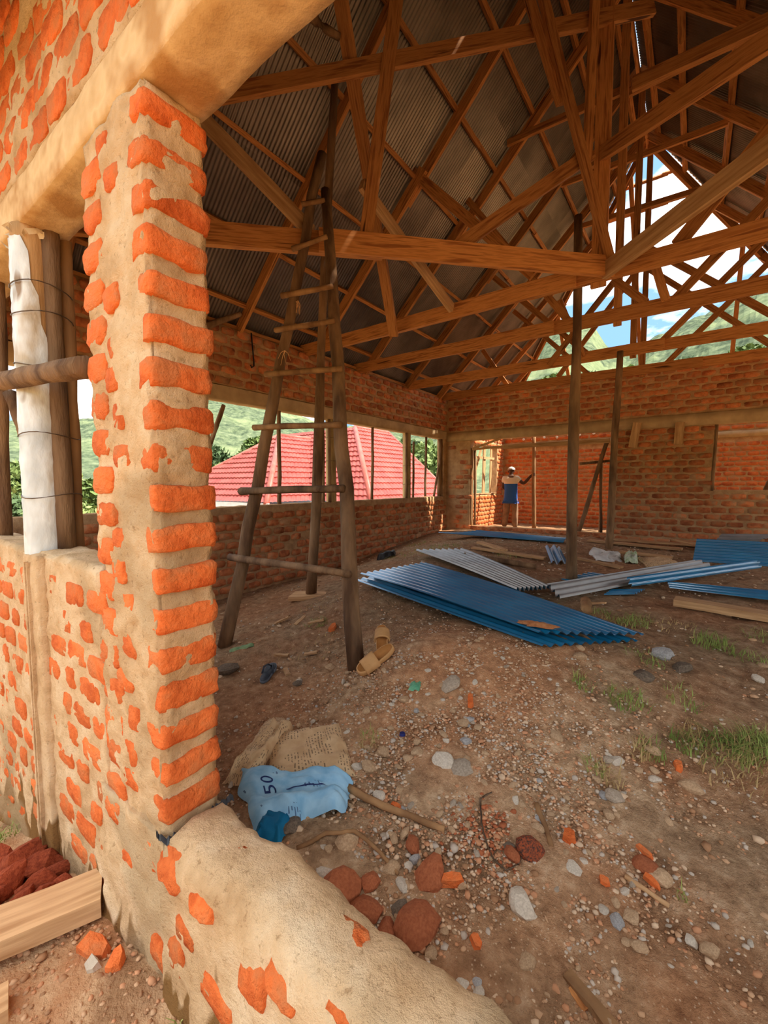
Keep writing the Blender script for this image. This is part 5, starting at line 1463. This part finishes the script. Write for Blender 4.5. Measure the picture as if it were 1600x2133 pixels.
# fingers: the raised hand closes round the post, the other is loosely curled
for i, (dx, dz) in enumerate(((-.012, .030), (-.002, .012), (0, -.008), (-.004, -.026))):
    k = 'f%d' % i
    body_nodes[k + 'a'] = ((.575 + dx * .3, .02, 1.48 + dz), .0095); body_nodes[k + 'b'] = ((.61 + dx * .3, -.012, 1.48 + dz * 1.1), .009); body_nodes[k + 'c'] = ((.645 + dx * .5, .005, 1.478 + dz * 1.1), .008)
    body_edges += [('rp', k + 'a'), (k + 'a', k + 'b'), (k + 'b', k + 'c')]
    body_nodes[k + 'd'] = ((-.20 + i * .018, .345, 1.06 - .006 * i), .009); body_nodes[k + 'e'] = ((-.198 + i * .018, .365, 1.035), .008)
    body_edges += [('lp', k + 'd'), (k + 'd', k + 'e')]
body_nodes['ta'] = ((.555, .095, 1.50), .010); body_nodes['tb'] = ((.60, .115, 1.51), .009)
body_nodes['tc'] = ((-.15, .30, 1.075), .010); body_nodes['td'] = ((-.135, .335, 1.06), .009)
body_nodes['no'] = ((0, .125, 1.565), .012)
body_edges += [('rp', 'ta'), ('ta', 'tb'), ('lp', 'tc'), ('tc', 'td'), ('hd', 'no')]
man = skin_mesh('person', body_nodes, body_edges, m_skin, 'pel', 2)
man.location = (-3.985, 11.27, .265)
tag(man, 'man seen from behind in a cream and blue T-shirt and brown trousers, holding a post', 'person')
def child_skin(name, nodes, edges, mat, root, sub=2):
    o = skin_mesh(name, nodes, edges, mat, root, sub); o.parent = man
    return o
child_skin('shirt', {'z': ((0, .0, .78), (.195, .15)), 'a': ((0, .0, .88), (.19, .145)), 'b': ((0, .01, 1.08), (.185, .14)), 'c': ((0, 0, 1.27), (.20, .14)), 'd': ((0, -.005, 1.40), (.125, .092)), 'e': ((0, 0, 1.445), (.07, .065)), 'r': ((.175, 0, 1.385), .078), 'r2': ((.275, .01, 1.29), .072), 'l': ((-.175, 0, 1.385), .078), 'l2': ((-.225, .035, 1.25), .072)},
           [('z', 'a'), ('a', 'b'), ('b', 'c'), ('c', 'd'), ('d', 'e'), ('d', 'r'), ('r', 'r2'), ('d', 'l'), ('l', 'l2')], shirt_material(), 'a')
child_skin('trousers', {'q': ((0, 0, 1.02), (.15, .115)), 'p': ((0, 0, .90), (.165, .125)), 'rh': ((.09, 0, .80), .11), 'rk': ((.12, .03, .48), .09), 'ra': ((.128, -.01, .06), .08), 'lh': ((-.09, 0, .80), .11), 'lk': ((-.13, .04, .48), .09), 'la': ((-.172, 0, .06), .08)},
           [('q', 'p'), ('p', 'rh'), ('rh', 'rk'), ('rk', 'ra'), ('p', 'lh'), ('lh', 'lk'), ('lk', 'la')], m_trous, 'p')
bm = bmesh.new(); bmesh.ops.create_uvsphere(bm, u_segments=16, v_segments=10, radius=.098)
bmesh.ops.delete(bm, geom=[v for v in bm.verts if v.co.z < -.005], context='VERTS')
for v in bm.verts: v.co.y *= 1.12; v.co.z *= .85
me = bpy.data.meshes.new('cap'); bm.to_mesh(me); bm.free(); me.materials.append(m_cap)
for p in me.polygons: p.use_smooth = True
cp = bpy.data.objects.new('cap', me); COL.objects.link(cp); cp.parent = man; cp.location = (0, .02, 1.615)
for s in (-1, 1):
    bm = bmesh.new(); bmesh.ops.create_uvsphere(bm, u_segments=8, v_segments=6, radius=.028)
    for v in bm.verts: v.co.x *= .45; v.co.y *= .7
    me = bpy.data.meshes.new('ear'); bm.to_mesh(me); bm.free(); me.materials.append(m_skin)
    e = bpy.data.objects.new('ear', me); COL.objects.link(e); e.parent = man; e.location = (s * .083, .02, 1.565)

# ------------------------------------------------------------------ house with the red roof
m_tile = M('red_metal_tile', srgb(146, 58, 50), srgb(164, 78, 68), 2.0, .55, 0, spec=.4)
m_ridge = M('red_ridge_cap', srgb(168, 80, 68), srgb(188, 100, 86), 3, .45, 0)
m_white = M('white_fascia', srgb(214, 214, 212), srgb(232, 232, 230), 4, .6, 0)
house = empty('house', (-11.5, 11.5, -2.0), 'neighbouring house with a red tile-pattern hip roof below the side parapet', 'house', None)
def tile_face(name, e0, e1, r0, r1):
    """stepped tile-pattern sheet between an eave e0-e1 and a ridge r0-r1"""
    e0, e1, r0, r1 = map(Vector, (e0, e1, r0, r1))
    U = (e1 - e0).normalized()
    nrm = U.cross((r0 + r1) / 2 - (e0 + e1) / 2).normalized()
    if nrm.z < 0: nrm = -nrm
    slope = ((r0 + r1) / 2 - (e0 + e1) / 2)
    sl = (slope - U * slope.dot(U)).length
    rows = max(2, int(sl / .33))
    per = .20
    V, F = [], []
    for r in range(rows):
        for (t, h) in ((r / rows, .055), ((r + .96) / rows, .012)):
            a, b = e0.lerp(r0, t), e1.lerp(r1, t)
            L = (b - a).length
            base = (a - e0).dot(U)
            n = max(2, int((e1 - e0).length / (per / 4)))
            for i in range(n + 1):
                p = a.lerp(b, i / n)
                ph = (base + L * i / n) / per * 2 * math.pi
                V.append(p + nrm * (h + .028 * abs(math.sin(ph / 2))) - house.location)
        k = r * 2 * (n + 1)
        for i in range(n):
            F.append((k + i, k + i + 1, k + n + 2 + i, k + n + 1 + i))
        if r:
            for i in range(n): F.append((k - (n + 1) + i, k - (n + 1) + i + 1, k + i + 1, k + i))
    o = mesh(name, V, F, m_tile, smooth=False); o.parent = house
    return o
def cap_line(a, b, r=.10):
    vs, fs = pole_vf([Vector(a) - house.location, Vector(b) - house.location], [r, r], 8, 0, 1)
    o = mesh('ridge_cap', vs, fs, m_ridge, smooth=True); o.parent = house
C1 = (-7.83, 10.11, .9); A2 = (-11.88, 14.16, 3.94); C4 = (-7.83, 15.6, .9); A3 = (-11.88, 16.6, 3.94); CL = (-20.0, 10.11, .9); AL = (-16, 14.16, 3.94)
tile_face('roof_face', C1, C4, A2, A3)
tile_face('roof_face', CL, C1, AL, A2)
E1_ = (-10.51, 8.314, .9); a1 = (-14.0, 11.80, 3.52); EL = (-17.5, 8.314, .9); Ev = (-10.51, 15.3, .9)
tile_face('roof_face', E1_, (-10.51, 12.0, .9), a1, (-14.0, 15.0, 3.52))
tile_face('roof_face', EL, E1_, (-14.02, 11.80, 3.52), a1)
for a, b in ((C1, A2), (A2, A3), (C4, A3), (E1_, a1), (a1, (-14.0, 15.0, 3.52)), (EL, a1)): cap_line(a, b)
cap_line((-10.45, 10.2, .98), (-12.3, 14.0, 3.2), .06)
def hbox(name, b, mat):
    v, f = box_vf(*b); o = mesh(name, [Vector(p) - house.location for p in v], f, mat); o.parent = house
hbox('fascia', (-17.5, -10.4, 8.30, 8.34, .68, .92), m_white)
hbox('fascia', (-10.44, -7.78, 10.09, 10.13, .68, .92), m_white)
hbox('fascia', (-7.85, -7.81, 10.1, 15.6, .68, .92), m_white)
hbox('house_wall', (-19.5, -8.4, 10.7, 16.5, -3.5, .85), m_white)
hbox('house_wall', (-17, -11.0, 8.9, 11, -3.5, .85), m_white)

# ------------------------------------------------------------------ hills
def hill_profile(az):
    k = [(-180, .09), (-120, .10), (-95, .10), (-82, .10), (-72, .118), (-64, .155), (-57, .176), (-51, .165), (-42, .13), (-32, .14), (-24, .22), (-18, .30), (-14, .325), (-11, .315), (-8.5, .268), (-6.5, .255), (-4, .275), (0, .30), (5.2, .328), (15, .31), (30, .22), (60, .12), (120, .09), (180, .09)]
    for (a, p), (b, q) in zip(k, k[1:]):
        if a <= az <= b:
            t = (az - a) / (b - a); t = t * t * (3 - 2 * t)
            return p + (q - p) * t
    return .1
def hill_material():
    g = NG('wooded_hillside')
    t = g.n('TexCoord'); vec = t.outputs['Object']
    n1 = g.n('TexNoise', Scale=.02, Detail=6, Roughness=.6); g.l(vec, n1.inputs['Vector'])
    n2 = g.n('TexNoise', Scale=.35, Detail=8, Roughness=.7); g.l(vec, n2.inputs['Vector'])
    a = g.ramp(n2.outputs['Fac'], [(.36, srgb(56, 68, 52)), (.52, srgb(90, 102, 76)), (.68, srgb(120, 128, 98))])  # greens greyed and paled, distance haze put into the colour
    b = g.ramp(n2.outputs['Fac'], [(.3, srgb(94, 108, 76)), (.55, srgb(120, 130, 94)), (.75, srgb(136, 134, 104))])
    f = g.ramp(n1.outputs['Fac'], [(.5, (0, 0, 0)), (.58, (1, 1, 1))])
    mx = g.n('Mix', data_type='RGBA'); g.l(f, mx.inputs[0]); g.l(a, mx.inputs[6]); g.l(b, mx.inputs[7])
    g.l(mx.outputs[2], g.b.inputs['Base Color']); g.b.inputs['Roughness'].default_value = .95; g.b.inputs['Specular IOR Level'].default_value = .1
    return g.m
m_hill = hill_material()
def hills():
    from mathutils import noise as N
    azs = np.concatenate([np.arange(-100, 14, .45), np.arange(14, 260, 6)])
    rs = np.concatenate([np.linspace(75, 300, 46), np.linspace(310, 520, 12)])
    V, F = [], []
    for a in azs:
        pr_ = hill_profile(a if a <= 180 else a - 360)
        ar = math.radians(a)
        for r in rs:
            t = min(1, max(0, (r - 75) / 225)); s = t * t * (3 - 2 * t)
            h = -7 + (pr_ * 300 * .985 + 7) * s if r <= 300 else pr_ * 300 * .985 - (r - 300) * .12
            p = Vector((math.sin(ar) * r, math.cos(ar) * r, 0))
            h += 1.8 * N.fractal(p * .12, 1, 2, 4) * (.4 + s) + 9 * N.noise(p * .012) * s * (1 - s) * 3
            V.append((p.x, p.y, 1.5 + h))
    n = len(rs)
    for i in range(len(azs) - 1):
        for j in range(n - 1): F.append((i * n + j, i * n + j + 1, (i + 1) * n + j + 1, (i + 1) * n + j))
    return tag(mesh('hills', V, F, m_hill, smooth=False), 'green wooded hills all around the site', None, None, 'structure')
hills()

# ------------------------------------------------------------------ trees
def leaf_me(name, mat, n, R, seed, leaf=.16, H=1.0):
    rng = np.random.default_rng(seed)
    nb = 9
    cen = rng.normal(size=(nb, 3)) * np.array([.42, .42, .34 * H]) * R
    rad = rng.uniform(.32, .55, nb) * R
    b = rng.integers(0, nb, n)
    d = rng.normal(size=(n, 3)); d /= np.linalg.norm(d, axis=1)[:, None]
    P = cen[b] + d * (rad[b] * rng.uniform(.65, 1.0, n))[:, None]
    a1_ = rng.normal(size=(n, 3)); a1_ /= np.linalg.norm(a1_, axis=1)[:, None]
    a2_ = np.cross(a1_, rng.normal(size=(n, 3))); a2_ /= np.linalg.norm(a2_, axis=1)[:, None]
    s = leaf * rng.uniform(.6, 1.4, n)[:, None]
    V = np.stack([P - a1_ * s, P + a2_ * s * .5, P + a1_ * s, P - a2_ * s * .5], 1).reshape(-1, 3)
    me = bpy.data.meshes.new(name)
    me.vertices.add(4 * n); me.vertices.foreach_set('co', V.ravel())
    me.loops.add(4 * n); me.loops.foreach_set('vertex_index', np.arange(4 * n))
    me.polygons.add(n); me.polygons.foreach_set('loop_start', np.arange(0, 4 * n, 4))
    me.update(calc_edges=True); me.materials.append(mat)
    return me
m_leaf = [M('foliage_%d' % i, a, b, .8, .7, 0) for i, (a, b) in enumerate([(srgb(76, 96, 50), srgb(116, 136, 76)), (srgb(100, 120, 66), srgb(142, 158, 96)), (srgb(66, 86, 54), srgb(98, 118, 74))])]
LM = [leaf_me('crown', m_leaf[i % 3], 5200, 1.0, 40 + i, .085) for i in range(4)]
def tree(x, y, zc, R, label, k, H=1.0):
    zb = zc - R * 1.9
    e = empty('tree', (x, y, zb), label, 'tree', 'trees around the site')
    o = bpy.data.objects.new('crown', LM[k % 4]); COL.objects.link(o); o.parent = e; o.location = (0, 0, zc - zb); o.scale = (R, R, R * H); o.rotation_euler = (0, 0, k * 1.3)
    vs, fs = pole_vf([Vector((0, 0, -1.5)), Vector((.05 * R, 0, R)), Vector((0, .04 * R, zc - zb + .2 * R))], [.10 * R, .08 * R, .04 * R], 8, .08, k)
    t = mesh('trunk', vs, fs, m_bark, smooth=True); t.parent = e
def at_az(az, dist): return math.sin(math.radians(az)) * dist, math.cos(math.radians(az)) * dist
for (az, dist, tan_top, R, lab, k) in [
        (-70.5, 30, .01, 2.6, 'bushy tree beside the pillar in the wrapped column window', 0), (-74.0, 42, .035, 3.2, 'round tree behind the white wrapped column', 1), (-77.5, 34, .00, 2.6, 'low leafy tree by the outer window pole', 2), (-80.5, 45, .04, 3.4, 'tall tree at the edge of the outer window', 3), (-72.5, 24, -.03, 1.7, 'pale shrub low in the wrapped column window', 1),
        (-58.5, 32, .05, 3.0, 'leafy tree between the pillar and the red roof', 1), (-56.0, 40, .085, 3.4, 'tree above the eave end of the red roof', 2), (-53.5, 46, .10, 3.6, 'tree over the lower slope of the red roof', 0), (-60.0, 26, .015, 2.0, 'pale low tree at the pillar edge', 3), (-50.5, 50, .10, 3.2, 'tree behind the lower ridge of the red roof', 1),
        (-31.5, 40, .10, 3.4, 'tree above the end of the red roof', 2), (-29.5, 34, .085, 3.0, 'light green tree beside the last column form', 1), (-27.8, 30, .06, 2.6, 'tree in the last gap of the side parapet', 0), (-33.5, 46, .10, 3.2, 'tree peeping over the ridge of the red roof', 3), (-30.0, 24, .0, 1.6, 'low shrub over the parapet near the partition', 1)]:
    x, y = at_az(az, dist)
    tree(x, y, 1.5 + dist * tan_top - R * .8, R, lab, k)
for (az, dist, tan_top, R, lab, k) in [(-15.5, 60, .24, 5.0, 'tree on the slope seen under the roof end', 0), (-11, 70, .235, 5.0, 'tree on the slope beside the pole prop top', 2), (-7, 65, .225, 4.5, 'tree on the slope behind the king posts', 1), (-2, 70, .24, 5.0, 'tree on the slope behind the far tie beams', 2), (3, 60, .25, 5.0, 'tree on the slope at the picture edge', 0)]:
    x, y = at_az(az, dist)
    tree(x, y, 1.5 + dist * tan_top - R * .9, R, lab, k)
